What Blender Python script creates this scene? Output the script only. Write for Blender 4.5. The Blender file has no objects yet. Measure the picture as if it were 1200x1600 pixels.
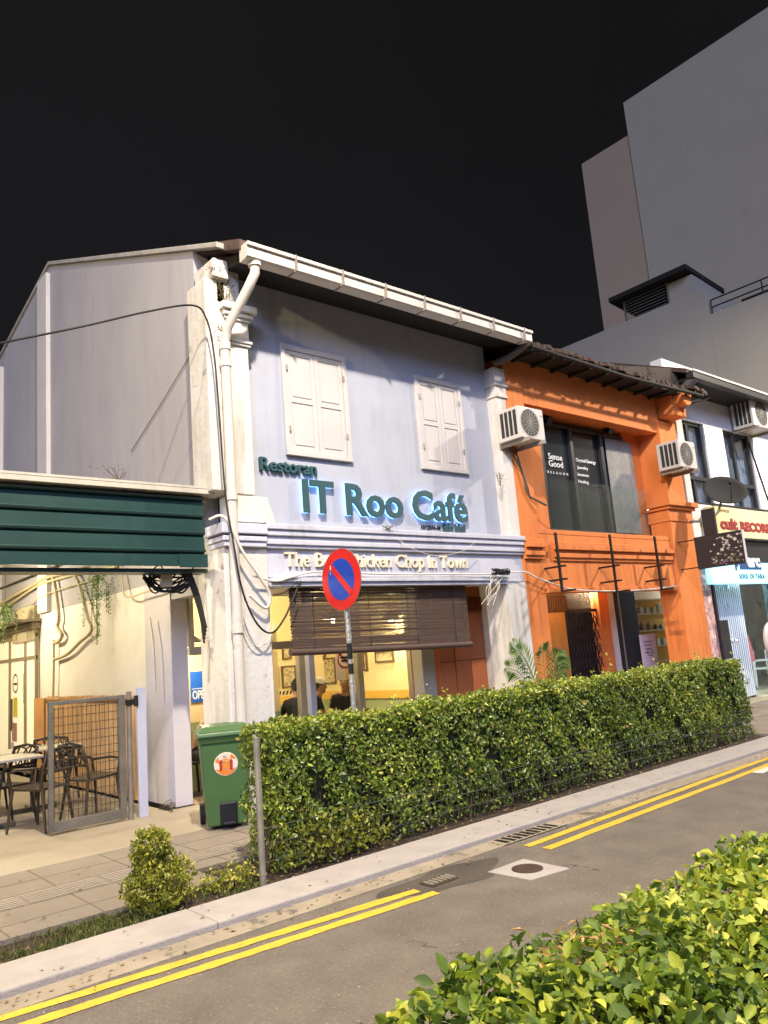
import bpy, bmesh, math, random
import numpy as np
from mathutils import Vector, Matrix
random.seed(7); rng = np.random.default_rng(7)
C = bpy.context.scene.collection
S = bpy.context.scene

# ------------------------------------------------------------------ camera
F = 1215.0; H = 1.6
def _cam():
    X = np.array([1440., 100., F]); X /= np.linalg.norm(X)
    vy = (-F*F + 550*1440)/100.0
    Z = np.array([-550., vy, F]); Z /= np.linalg.norm(Z)
    return np.array([X, np.cross(Z, X), Z])
W = _cam()
cam = bpy.data.objects.new('camera', bpy.data.cameras.new('camera')); C.objects.link(cam); S.camera = cam
cam.data.sensor_fit = 'VERTICAL'; cam.data.sensor_height = 24.0; cam.data.lens = 24.0*F/1600
cam.data.clip_end = 1000; cam.data.clip_start = 0.05
r_, u_, b_ = W[:, 0], -W[:, 1], -W[:, 2]
cam.matrix_world = Matrix([[r_[0], u_[0], b_[0], 0], [r_[1], u_[1], b_[1], 0], [r_[2], u_[2], b_[2], H], [0, 0, 0, 1]])
# where a sight line meets a wall plane (surveying the real planes of the street)
def _ray(px, py): return W @ np.array([px-600., py-800., F])
def ay(px, py, y): d = _ray(px, py); d = d*(y/d[1]); return Vector((d[0], y, d[2]+H))
def ax(px, py, x): d = _ray(px, py); d = d*(x/d[0]); return Vector((x, d[1], d[2]+H))
def az(px, py, z=0.0): d = _ray(px, py); d = d*((z-H)/d[2]); return Vector((d[0], d[1], z))

# ------------------------------------------------------------------ sky and light
w = bpy.data.worlds.new('World'); S.world = w; w.use_nodes = True
nt = w.node_tree; bg = nt.nodes['Background']
tc = nt.nodes.new('ShaderNodeTexCoord'); sx = nt.nodes.new('ShaderNodeSeparateXYZ'); rp = nt.nodes.new('ShaderNodeValToRGB')
nt.links.new(tc.outputs['Generated'], sx.inputs[0]); nt.links.new(sx.outputs['Z'], rp.inputs[0])
rp.color_ramp.elements[0].color = (.0075, .0070, .0085, 1); rp.color_ramp.elements[0].position = .2
rp.color_ramp.elements[1].color = (.0062, .0060, .0064, 1); rp.color_ramp.elements[1].position = .8
cn = nt.nodes.new('ShaderNodeTexNoise'); cn.inputs['Scale'].default_value = 1.6; cn.inputs['Detail'].default_value = 5; nt.links.new(tc.outputs['Generated'], cn.inputs['Vector'])
cm_ = nt.nodes.new('ShaderNodeMapRange'); cm_.inputs[1].default_value = .3; cm_.inputs[2].default_value = .75; cm_.inputs[3].default_value = .85; cm_.inputs[4].default_value = 1.35; nt.links.new(cn.outputs['Fac'], cm_.inputs[0])
cv = nt.nodes.new('ShaderNodeVectorMath'); cv.operation = 'SCALE'; nt.links.new(rp.outputs[0], cv.inputs[0]); nt.links.new(cm_.outputs[0], cv.inputs['Scale']); nt.links.new(cv.outputs[0], bg.inputs[0]); bg.inputs[1].default_value = 1.0

SUN_AZ, SUN_EL = -40.0, 24.0      # direction the glow of the town comes from
sun = bpy.data.lights.new('town_glow', 'SUN'); sun.energy = 2.0; sun.color = (.50, .60, 1.0); sun.angle = math.radians(28)
so = bpy.data.objects.new('town_glow', sun); C.objects.link(so)
a_, e_ = math.radians(SUN_AZ), math.radians(SUN_EL)
sd = Vector((math.sin(a_)*math.cos(e_), -math.cos(a_)*math.cos(e_), math.sin(e_)))
so.rotation_euler = sd.to_track_quat('Z', 'Y').to_euler()

LAMPS = [(1.8, 1.6, 10.4, 3250, (1.0, .88, .70)), (19.0, 1.6, 10.4, 3250, (1.0, .90, .73))]
S.view_settings.view_transform = 'Standard'; S.view_settings.look = 'None'
S.view_settings.exposure = 0.36; S.view_settings.gamma = 1.0; S.view_settings.use_curve_mapping = False
S.render.engine = 'CYCLES'

# ------------------------------------------------------------------ materials
def lin(c):
    if isinstance(c, str):
        c = c.lstrip('#'); c = [int(c[i:i+2], 16)/255 for i in (0, 2, 4)]
        return tuple((v/12.92 if v <= .04045 else ((v+.055)/1.055)**2.4) for v in c)
    return tuple(c)
MATS = {}
def M(name, col, rough=.75, var=.12, scale=2.5, bump=0., bscale=30., metal=0., spec=.4, stain=None, sth=.62, sscale=1.7, sdet=10, stretch=None, streak=0., streakc='#5a544c'):
    if name in MATS: return MATS[name]
    col = lin(col)
    m = bpy.data.materials.new(name); m.use_nodes = True; t = m.node_tree; N = t.nodes; L = t.links
    b = N['Principled BSDF']; b.inputs['Roughness'].default_value = rough; b.inputs['Metallic'].default_value = metal
    b.inputs['Specular IOR Level'].default_value = spec
    tc = N.new('ShaderNodeTexCoord'); mp = N.new('ShaderNodeMapping'); L.new(tc.outputs['Object'], mp.inputs[0])
    if stretch: mp.inputs['Scale'].default_value = stretch
    n = N.new('ShaderNodeTexNoise'); n.inputs['Scale'].default_value = scale; n.inputs['Detail'].default_value = 8; n.inputs['Roughness'].default_value = .62
    L.new(mp.outputs[0], n.inputs['Vector'])
    mx = N.new('ShaderNodeMix'); mx.data_type = 'RGBA'
    rr = N.new('ShaderNodeMapRange'); rr.inputs[1].default_value = .3; rr.inputs[2].default_value = .7
    L.new(n.outputs['Fac'], rr.inputs[0]); L.new(rr.outputs[0], mx.inputs[0])
    mx.inputs[6].default_value = (*[v*(1-var) for v in col], 1); mx.inputs[7].default_value = (*[min(1, v*(1+var)) for v in col], 1)
    out = mx.outputs[2]
    if stain:
        n2 = N.new('ShaderNodeTexNoise'); n2.inputs['Scale'].default_value = sscale; n2.inputs['Detail'].default_value = sdet; n2.inputs['Roughness'].default_value = .7
        L.new(mp.outputs[0], n2.inputs['Vector'])
        r2 = N.new('ShaderNodeMapRange'); r2.inputs[1].default_value = sth; r2.inputs[2].default_value = sth+.07
        L.new(n2.outputs['Fac'], r2.inputs[0]); m2 = N.new('ShaderNodeMix'); m2.data_type = 'RGBA'
        L.new(r2.outputs[0], m2.inputs[0]); L.new(out, m2.inputs[6]); m2.inputs[7].default_value = (*lin(stain), 1); out = m2.outputs[2]
    if streak:
        mp2 = N.new('ShaderNodeMapping'); L.new(tc.outputs['Object'], mp2.inputs[0]); mp2.inputs['Scale'].default_value = (7, 7, .55)
        n4 = N.new('ShaderNodeTexNoise'); n4.inputs['Scale'].default_value = 1.3; n4.inputs['Detail'].default_value = 7; n4.inputs['Roughness'].default_value = .6; L.new(mp2.outputs[0], n4.inputs['Vector'])
        n5 = N.new('ShaderNodeTexNoise'); n5.inputs['Scale'].default_value = .9; n5.inputs['Detail'].default_value = 4; L.new(tc.outputs['Object'], n5.inputs['Vector'])
        ml_ = N.new('ShaderNodeMath'); ml_.operation = 'MULTIPLY'; L.new(n4.outputs['Fac'], ml_.inputs[0]); L.new(n5.outputs['Fac'], ml_.inputs[1])
        r4 = N.new('ShaderNodeMapRange'); r4.inputs[1].default_value = .24; r4.inputs[2].default_value = .42; r4.inputs[4].default_value = streak; L.new(ml_.outputs[0], r4.inputs[0])
        m4 = N.new('ShaderNodeMix'); m4.data_type = 'RGBA'; L.new(r4.outputs[0], m4.inputs[0]); L.new(out, m4.inputs[6]); m4.inputs[7].default_value = (*lin(streakc), 1); out = m4.outputs[2]
    L.new(out, b.inputs['Base Color'])
    rm = N.new('ShaderNodeMapRange'); rm.inputs[3].default_value = max(.03, rough-.1); rm.inputs[4].default_value = min(1, rough+.1)
    L.new(n.outputs['Fac'], rm.inputs[0]); L.new(rm.outputs[0], b.inputs['Roughness'])
    if bump:
        n3 = N.new('ShaderNodeTexNoise'); n3.inputs['Scale'].default_value = bscale; n3.inputs['Detail'].default_value = 6
        L.new(mp.outputs[0], n3.inputs['Vector']); bp = N.new('ShaderNodeBump'); bp.inputs['Strength'].default_value = bump; bp.inputs['Distance'].default_value = .02
        L.new(n3.outputs['Fac'], bp.inputs['Height']); L.new(bp.outputs[0], b.inputs['Normal'])
    MATS[name] = m; return m
def emit(name, col, s, pattern=False):
    if name in MATS: return MATS[name]
    m = bpy.data.materials.new(name); m.use_nodes = True; t = m.node_tree; b = t.nodes['Principled BSDF']
    c = (*lin(col), 1); b.inputs['Base Color'].default_value = c; b.inputs['Emission Strength'].default_value = s; b.inputs['Emission Color'].default_value = c
    b.inputs['Roughness'].default_value = .4
    MATS[name] = m; return m
def glass(name, tint=(.9, .95, .95), alpha=.12, rough=.02):
    if name in MATS: return MATS[name]
    m = bpy.data.materials.new(name); m.use_nodes = True; t = m.node_tree; N = t.nodes; L = t.links
    for n in list(N): N.remove(n)
    o = N.new('ShaderNodeOutputMaterial'); tr = N.new('ShaderNodeBsdfTransparent'); gl = N.new('ShaderNodeBsdfGlossy'); mx = N.new('ShaderNodeMixShader')
    tr.inputs[0].default_value = (*tint, 1); gl.inputs['Roughness'].default_value = rough
    lw = N.new('ShaderNodeLayerWeight'); pw = N.new('ShaderNodeMath'); pw.operation = 'POWER'; pw.inputs[1].default_value = 4; L.new(lw.outputs['Facing'], pw.inputs[0])
    ad = N.new('ShaderNodeMath'); ad.operation = 'MULTIPLY_ADD'; ad.inputs[1].default_value = .6; ad.inputs[2].default_value = .03; L.new(pw.outputs[0], ad.inputs[0])
    L.new(ad.outputs[0], mx.inputs[0]); L.new(tr.outputs[0], mx.inputs[1]); L.new(gl.outputs[0], mx.inputs[2]); L.new(mx.outputs[0], o.inputs[0])
    MATS[name] = m; return m
def leafmat(name, cols, trans=.35, rough=.5):
    if name in MATS: return MATS[name]
    m = bpy.data.materials.new(name); m.use_nodes = True; t = m.node_tree; N = t.nodes; L = t.links
    b = N['Principled BSDF']; o = N['Material Output']
    at = N.new('ShaderNodeAttribute'); at.attribute_name = 'tint'
    cr = N.new('ShaderNodeValToRGB'); L.new(at.outputs['Fac'], cr.inputs[0])
    el = cr.color_ramp.elements
    for i, (p, c) in enumerate(cols):
        e = el[i] if i < 2 else el.new(p)
        e.position = p; e.color = (*lin(c), 1)
    tcn = N.new('ShaderNodeTexCoord'); n = N.new('ShaderNodeTexNoise'); n.inputs['Scale'].default_value = 60; L.new(tcn.outputs['Object'], n.inputs['Vector'])
    mr = N.new('ShaderNodeMapRange'); mr.inputs[3].default_value = .75; mr.inputs[4].default_value = 1.25; L.new(n.outputs['Fac'], mr.inputs[0])
    vm = N.new('ShaderNodeVectorMath'); vm.operation = 'SCALE'; L.new(cr.outputs[0], vm.inputs[0]); L.new(mr.outputs[0], vm.inputs['Scale'])
    L.new(vm.outputs[0], b.inputs['Base Color']); b.inputs['Roughness'].default_value = rough; b.inputs['Specular IOR Level'].default_value = .5
    tl = N.new('ShaderNodeBsdfTranslucent'); L.new(vm.outputs[0], tl.inputs[0]); mx = N.new('ShaderNodeMixShader'); mx.inputs[0].default_value = trans
    L.new(b.outputs[0], mx.inputs[1]); L.new(tl.outputs[0], mx.inputs[2]); L.new(mx.outputs[0], o.inputs[0])
    MATS[name] = m; return m

# ------------------------------------------------------------------ mesh helpers
class MB:
    def __init__(s): s.v = []; s.f = []; s.mi = []; s.cur = 0; s.sm = []
    def add(s, vs, fs, smooth=False):
        k = len(s.v); s.v += [tuple(v) for v in vs]
        for f in fs: s.f.append(tuple(k+i for i in f)); s.mi.append(s.cur); s.sm.append(smooth)
        return s
    def box(s, x0, x1, y0, y1, z0, z1):
        if x0 > x1: x0, x1 = x1, x0
        if y0 > y1: y0, y1 = y1, y0
        if z0 > z1: z0, z1 = z1, z0
        return s.add([(x0,y0,z0),(x1,y0,z0),(x1,y1,z0),(x0,y1,z0),(x0,y0,z1),(x1,y0,z1),(x1,y1,z1),(x0,y1,z1)],
              [(0,3,2,1),(4,5,6,7),(0,1,5,4),(1,2,6,5),(2,3,7,6),(3,0,4,7)])
    def hull(s, bot, top):   # two loops of equal length
        n = len(bot); fs = [tuple(range(n))[::-1], tuple(range(n, 2*n))]+[(i, (i+1) % n, n+(i+1) % n, n+i) for i in range(n)]
        return s.add(list(bot)+list(top), fs)
    def prism(s, pts, axis, a, b):   # pts 2D in the other two axes (order x,y,z without axis)
        def mk(p, t):
            q = list(p); q.insert(axis, t); return tuple(q)
        return s.hull([mk(p, a) for p in pts], [mk(p, b) for p in pts])
    def tube(s, pts, r, n=8, cap=True, smooth=True):
        pts = [Vector(p) for p in pts]; rs = r if isinstance(r, (list, tuple)) else [r]*len(pts)
        rings = []; up = None
        for i, p in enumerate(pts):
            d = (pts[min(i+1, len(pts)-1)]-pts[max(i-1, 0)])
            if d.length < 1e-9: d = Vector((0, 0, 1))
            d.normalize()
            if up is None: up = Vector((0, 0, 1)) if abs(d.z) < .9 else Vector((0, 1, 0))
            a = d.cross(up)
            if a.length < 1e-4: a = d.cross(Vector((1, 0, 0)))
            a.normalize(); bb = d.cross(a); up = -bb if False else up
            rings.append([p+(a*math.cos(2*math.pi*k/n)+bb*math.sin(2*math.pi*k/n))*rs[i] for k in range(n)])
        vs = [v for rg in rings for v in rg]; fs = []
        for i in range(len(pts)-1):
            for k in range(n): fs.append((i*n+k, i*n+(k+1) % n, (i+1)*n+(k+1) % n, (i+1)*n+k))
        s.add(vs, fs, smooth)
        if cap: s.add(rings[0], [tuple(range(n))[::-1]]); s.add(rings[-1], [tuple(range(n))])
        return s
    def bar(s, p, q, w=.02, h=None):
        h = h or w; p = Vector(p); q = Vector(q); d = (q-p).normalized()
        up = Vector((0, 0, 1)) if abs(d.z) < .9 else Vector((0, 1, 0))
        a = d.cross(up).normalized()*w/2; b = a.cross(d).normalized()*h/2
        return s.hull([p-a-b, p+a-b, p+a+b, p-a+b], [q-a-b, q+a-b, q+a+b, q-a+b])
    def lathe(s, prof, cx, cy, n=24, smooth=True):   # prof: (r,z)
        vs = [(cx+r*math.cos(2*math.pi*k/n), cy+r*math.sin(2*math.pi*k/n), z) for r, z in prof for k in range(n)]
        fs = [(i*n+k, i*n+(k+1) % n, (i+1)*n+(k+1) % n, (i+1)*n+k) for i in range(len(prof)-1) for k in range(n)]
        s.add(vs, fs, smooth)
        s.add(vs[:n], [tuple(range(n))[::-1]]); s.add(vs[-n:], [tuple(range(n))]); return s
    def ball(s, c, r, n=12, m=8):
        c = Vector(c); r = r if isinstance(r, (tuple, list)) else (r, r, r)
        vs = []; fs = []
        for i in range(m+1):
            t = math.pi*i/m
            for k in range(n):
                p = 2*math.pi*k/n; vs.append((c.x+r[0]*math.sin(t)*math.cos(p), c.y+r[1]*math.sin(t)*math.sin(p), c.z+r[2]*math.cos(t)))
        for i in range(m):
            for k in range(n): fs.append((i*n+k, (i+1)*n+k, (i+1)*n+(k+1) % n, i*n+(k+1) % n))
        return s.add(vs, fs, True)
    def xform(s, mat):
        s.v = [tuple(mat @ Vector(v)) for v in s.v]; return s
    def build(s, name, mats, parent=None, bevel=0, world=True):
        me = bpy.data.meshes.new(name); me.from_pydata(s.v, [], s.f)
        for m in (mats if isinstance(mats, (list, tuple)) else [mats]): me.materials.append(m)
        me.polygons.foreach_set('material_index', s.mi); me.polygons.foreach_set('use_smooth', s.sm); me.update()
        bm = bmesh.new(); bm.from_mesh(me); bmesh.ops.recalc_face_normals(bm, faces=bm.faces) if len(bm.faces) < 20000 else None; bm.to_mesh(me); bm.free()
        o = bpy.data.objects.new(name, me); C.objects.link(o)
        if parent is not None:
            o.parent = parent
            if world:
                off = Vector((0, 0, 0)); p = parent
                while p is not None: off += p.location; p = p.parent
                o.location = -off
        if bevel:
            b = o.modifiers.new('bevel', 'BEVEL'); b.width = bevel; b.segments = 2; b.limit_method = 'ANGLE'; b.angle_limit = math.radians(40)
        return o
def tag(o, label=None, cat=None, group=None, kind=None):
    if label: o['label'] = label
    if cat: o['category'] = cat
    if group: o['group'] = group
    if kind: o['kind'] = kind
    return o
def thing(name, label, cat, loc=(0, 0, 0), group=None):
    o = bpy.data.objects.new(name, None); o.empty_display_size = .1; C.objects.link(o); o.location = loc
    return tag(o, label, cat, group)
def copy_tree(o, parent=None):
    c = o.copy(); C.objects.link(c)
    if parent is not None: c.parent = parent
    for ch in [k for k in bpy.data.objects if k.parent == o]: copy_tree(ch, c)
    return c
def struct(name, mb, m, **k): return tag(mb.build(name, m, **k), kind='structure')

def text_raw(txt, bold=0., extr=.5, spacing=1.0):
    cu = bpy.data.curves.new('t', 'FONT'); cu.body = txt; cu.size = 1; cu.offset = bold; cu.extrude = extr; cu.space_character = spacing; cu.resolution_u = 3
    o = bpy.data.objects.new('t', cu); C.objects.link(o); bpy.context.view_layer.update()
    dg = bpy.context.evaluated_depsgraph_get(); me = bpy.data.meshes.new_from_object(o.evaluated_get(dg))
    v = np.zeros(len(me.vertices)*3); me.vertices.foreach_get('co', v); v = v.reshape(-1, 3); fs = [tuple(p.vertices) for p in me.polygons]
    bpy.data.objects.remove(o); bpy.data.meshes.remove(me); bpy.data.curves.remove(cu)
    return v, fs
def text_on(mb, txt, x0, x1, zb, cap, y, depth=.02, bold=0., spacing=1.0, ref=None, slope=0.):
    """letters on a wall facing the street: from x0 to x1, baseline zb, cap height, front face at y"""
    v, fs = text_raw(txt, bold, .5, spacing)
    r, _ = text_raw('H', bold, .5); ch = r[:, 1].max()-max(0, r[:, 1].min())
    mn, mx = v[:, 0].min(), v[:, 0].max()
    X = x0+(v[:, 0]-mn)/(mx-mn)*(x1-x0); Z = zb+v[:, 1]/ch*cap+slope*(X-x0); Y = y+(.5-v[:, 2])*depth
    mb.add(list(zip(X, Y, Z)), fs); return mb

# --- foliage
T4 = np.array([(0,0,0),(-.5,.45,.08),(0,1,0),(.5,.45,.08)]); F4 = [(0,2,1),(0,3,2)]
T8 = np.array([(0,0,0),(-.30,.22,.07),(-.46,.5,.10),(-.28,.8,.05),(0,1,-.06),(.28,.8,.05),(.46,.5,.10),(.30,.22,.07),(0,.5,0)])
F8 = [(0,8,1),(1,8,2),(2,8,3),(3,8,4),(4,8,5),(5,8,6),(6,8,7),(7,8,0)]
def leaves(name, pos, nrm, size, mat, parent=None, tint=None, aspect=.55, big=False, spread=.7, up=.35, kind=None):
    n = len(pos); T = T8 if big else T4; FF = F8 if big else F4
    nrm = np.asarray(nrm, float)+rng.normal(0, spread, (n, 3)); nrm /= np.linalg.norm(nrm, axis=1)[:, None]
    d = rng.normal(0, 1, (n, 3)); d[:, 2] += up; d += nrm*.4
    a = np.cross(d, nrm); a /= np.linalg.norm(a, axis=1)[:, None]; d = np.cross(nrm, a)
    size = np.broadcast_to(size, (n,))*rng.uniform(.6, 1.3, n)
    V = pos[:, None, :]+size[:, None, None]*(T[None, :, 0:1]*aspect*a[:, None, :]+T[None, :, 1:2]*d[:, None, :]+T[None, :, 2:3]*nrm[:, None, :]*rng.uniform(.3, 2.6, (n, 1, 1)))
    k = len(T); V = V.reshape(-1, 3); f = np.array(FF); Fc = (f[None]+(np.arange(n)*k)[:, None, None]).reshape(-1, 3)
    me = bpy.data.meshes.new(name); me.vertices.add(len(V)); me.vertices.foreach_set('co', V.ravel())
    me.loops.add(Fc.size); me.loops.foreach_set('vertex_index', Fc.ravel().astype(np.int32)); me.polygons.add(len(Fc))
    me.polygons.foreach_set('loop_start', np.arange(0, Fc.size, 3, dtype=np.int32)); me.polygons.foreach_set('loop_total', np.full(len(Fc), 3, dtype=np.int32))
    me.update(calc_edges=True)
    if tint is None: tint = rng.uniform(0, 1, n)
    at = me.attributes.new('tint', 'FLOAT', 'POINT'); at.data.foreach_set('value', np.repeat(np.clip(tint, 0, 1), k).astype(np.float32))
    me.polygons.foreach_set('use_smooth', np.full(len(Fc), big)); me.materials.append(mat)
    o = bpy.data.objects.new(name, me); C.objects.link(o)
    if parent is not None:
        o.parent = parent; o.location = -parent.location
    return o
def vnoise(p, s, seed=0):
    p = np.asarray(p)*s+seed*7.3
    return (np.sin(p[:, 0]*1.7+1.3*np.sin(p[:, 1]*1.1+p[:, 2]))+np.sin(p[:, 1]*2.3+1.7*np.sin(p[:, 2]*1.3+p[:, 0]*.7))+np.sin(p[:, 2]*1.9+p[:, 0]*2.9+np.sin(p[:, 1]*3.1)))/3

# ------------------------------------------------------------------ palette
white = M('white_wall_paint', '#c2beb8', .8, .07, 3, .25, 14, stain='#8f8a80', sth=.66, sscale=2.2, streak=.55, streakc='#837a66')
sidew = M('weathered_side_wall', '#9b989b', .85, .08, 1.2, .2, 8, stain='#7d7a74', sth=.68, sscale=.9, stretch=(1, 1, .35), streak=.2, streakc='#77737a')
creamw = M('cream_wall', '#d3cdc2', .8, .07, 2, .15, 10, stain='#a59a80', sth=.68, sscale=1.2)
greyw = M('pale_grey_wall_paint', '#a0a3ae', .8, .05, 2, .22, 9, stain='#96969a', sth=.66, sscale=1.5, streak=.28, streakc='#77767a')
mould = M('moulding_paint', '#b4b4bf', .75, .06, 3, .15, 20, stain='#8b8a8c', sth=.66, sscale=2.5, streak=.5, streakc='#6f6d70')
peel = M('peeling_white_paint', '#c1bdb6', .8, .06, 3, .4, 12, stain='#7f7a80', sth=.585, sscale=3.2, streak=.4, streakc='#8a7f66')
shut = M('cream_shutter_paint', '#b3aeac', .6, .05, 4, .08, 30)
dark = M('dark_timber', '#1d1917', .8, .3, 5, .3, 20)
roofm = M('old_clay_tile', '#4a3a33', .9, .35, 6, .6, 12)
pvc = M('white_plastic', '#b9b3ac', .5, .06, 3, .05, 20, stain='#9a938a', sth=.64, sscale=3)
orange = M('orange_wall_paint', '#c9743a', .82, .09, 2, .2, 10, stain='#b06a3c', sth=.64, sscale=2, streak=.6, streakc='#94501f')
orange2 = M('dark_orange_door_paint', '#a5603a', .6, .1, 2, .1, 10)
oak = M('honey_timber', '#b27d3c', .55, .15, 3, .1, 12, stretch=(6, 6, .6))
blackm = M('black_metal', '#141315', .45, .2, 5)
darkfr = M('charcoal_frame', '#26262a', .45, .15, 5)
alu = M('brushed_aluminium', '#a29b8e', .4, .08, 5, metal=.5)
steel = M('galvanised_steel', '#8b8a84', .45, .18, 12, .1, 60, metal=.6)
asph = M('asphalt', '#6a625b', .92, .24, 2.2, 1.3, 70, stain='#938676', sth=.58, sscale=60, sdet=5, streak=0)
conc = M('kerb_concrete', '#958e8b', .85, .1, 4, .3, 50, stain='#7d756c', sth=.63, sscale=3)
conc2 = M('gutter_concrete', '#8a7f70', .9, .2, 3, .4, 40, stain='#5b544c', sth=.56, sscale=3.5)
pave = M('pavement_slab', '#766c62', .85, .12, 2, .35, 60, stain='#5b5146', sth=.6, sscale=1.6)
tiles = M('arcade_floor_tile', '#8f8472', .6, .1, 3, .1, 30)
yell = M('yellow_road_paint', '#bd9c30', .8, .14, 9, .4, 90, stain='#857853', sth=.58, sscale=34)
soil = M('planting_soil', '#2f241b', .95, .4, 14, .9, 30)
clear = glass('clear_glass')
rubber = M('black_rubber', '#121212', .7)

# ------------------------------------------------------------------ ground
RZ = -.05
b = MB(); b.box(-60, 120, -60, 120, -.6, -.30); struct('ground', b, M('far_ground', '#4a4743', .95))
b = MB(); b.box(-40, 110, 1.75, 4.78, -.3, RZ); struct('road', b, asph)
b = MB(); b.box(-40, 110, -30, -1.6, -.3, RZ); struct('road', b, asph)
b = MB()
for i in range(-16, 60):       # kerb units, a wide flat kerb stone line
    x0 = i*1.9+.6; b.box(x0, x0+1.897, 4.80, 5.24, -.3, 0.0)
struct('kerb', b, conc, bevel=.012)
b = MB(); b.box(-40, 110, 4.60, 4.81, -.29, RZ+.006)
struct('road_gutter', b, conc2)
b = MB(); b.box(-40, 12.35, 5.245, 5.66, -.3, -.03); struct('planting_bed', b, soil)
b = MB(); b.box(3.0, 12.35, 5.665, 6.1, -.3, -.03); struct('planting_bed', b, soil)
b = MB()
b.box(-40, 2.99, 5.67, 7.44, -.3, 0); b.box(3.0, 11.46, 6.105, 7.44, -.3, 0); b.box(11.47, 110, 5.245, 7.44, -.3, 0)
struct('pavement', b, pave)
b = MB()
for yy in (5.95, 6.33, 6.68, 7.05):
    b.box(-12, 2.98 if yy < 6.1 else 40, yy, yy+.007, 0.0, .002)
for i in range(-10, 60): b.box(i*.6+.3, i*.6+.31, 5.68 if i*.6 < 2.6 else 6.12, 7.43, 0.0, .0025)
struct('pavement', b, M('paving_joint', '#62584d', .95))
b = MB()
for i in range(-14, 40):
    x = i*.6
    for k in range(6): b.box(x+.02, x+.58, 6.36+k*.05, 6.382+k*.05, .0, .008)
struct('pavement', b, M('tactile_paving', '#8d8273', .8, .1), bevel=.003)
b = MB(); b.box(-40, 4.0, 7.445, 24, -.3, 0.0); b.box(4.0, 110, 7.445, 8.80, -.3, 0.0)
struct('floor', b, tiles)
b = MB(); b.box(-40, 110, -1.5, 1.72, -.3, 0.0); struct('median', b, soil)
# drain details
ml = MB()
for (a, c, wd) in [((-20, 5.95), (3.93, 4.45), .0), ]: pass
def stripe(p, q, wd, n=26):
    p = Vector((p[0], p[1], 0)); q = Vector((q[0], q[1], 0)); d = (q-p).normalized(); nn = Vector((-d.y, d.x, 0))*wd/2
    o = MB(); top = []; bot = []
    for i in range(n+1):
        c = p.lerp(q, i/n); j = random.uniform(-.006, .006); k = random.uniform(-.006, .006)
        top.append(c+nn*(1+j/wd*2)); bot.append(c-nn*(1+k/wd*2))
    vs = [(v.x, v.y, RZ+.004) for v in top]+[(v.x, v.y, RZ+.004) for v in bot]
    o.add(vs, [(i, n+1+i, n+2+i, i+1) for i in range(n)]); return o
def rd(px, py): p = az(px, py, RZ+.004); return (p.x, p.y)
for (p, q) in [((3, 1590), (652, 1391)), ((60, 1594.5), (682, 1394)), ((823, 1322), (1200, 1184)), ((853, 1326), (1200, 1195))]:
    P0, Q0 = Vector(rd(*p)), Vector(rd(*q)); D = (Q0-P0).normalized()
    if p[0] < 100: P0 -= D*6
    else: Q0 += D*25
    struct('road_marking', stripe(P0, Q0, .088, 90), yell)
b = MB(); wm = M('white_road_paint', '#b9b5ac', .8, .1, 8, .2, 60)
p = az(1190, 1205, RZ+.004); b.box(p.x-.1, p.x+.9, p.y-.06, p.y+.06, RZ+.001, RZ+.005); struct('road_marking', b, wm)

# manhole with its concrete surround
mh = thing('manhole_cover', 'pale square concrete manhole surround with a dark oval hole in the asphalt', 'manhole', az(826, 1358, RZ))
q = [az(762, 1362, RZ+.006), az(830, 1375, RZ+.006), az(890, 1357, RZ+.006), az(818, 1342, RZ+.006)]
b = MB(); b.hull([(v.x, v.y, RZ-.03) for v in q], [(v.x, v.y, RZ+.008) for v in q]); b.build('concrete_surround', conc, mh, bevel=.004)
cc = az(824, 1357, RZ+.01); b = MB(); b.lathe([(.115, RZ+.008), (.115, RZ+.013), (.09, RZ+.014), (.0, RZ+.014)], cc.x, cc.y, 20); b.build('lid', M('rusty_iron', '#3a2a20', .8, .3, 12, .3, 60), mh)
mh = thing('manhole_cover', 'small rusty iron cover in a dark asphalt patch by the gap in the yellow lines', 'manhole', az(690, 1374, RZ))
c2 = az(686, 1375, RZ+.01); b = MB(); b.box(c2.x-.13, c2.x+.13, c2.y-.07, c2.y+.07, RZ-.02, RZ+.010); b.build('lid', MATS['rusty_iron'], mh, bevel=.004)
b = MB()
for i in range(6): b.box(c2.x-.11+i*.042, c2.x-.09+i*.042, c2.y-.05, c2.y+.05, RZ+.010, RZ+.016)
b.build('rib', M('worn_iron', '#7c7468', .6, .2, 12), mh)
dg = thing('drain_grate', 'row of iron slots of a roadside drain at the foot of the kerb', 'drain', az(830, 1300, RZ))
g0 = az(838, 1303, RZ+.01); b = MB()
b.box(g0.x-.42, g0.x+.42, 4.60, 4.795, RZ-.02, RZ+.010); b.build('frame', conc2, dg)
b = MB()
for i in range(9): b.box(g0.x-.36+i*.08, g0.x-.32+i*.08, 4.62, 4.77, RZ+.009, RZ+.014)
b.build('slot', blackm, dg)
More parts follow.
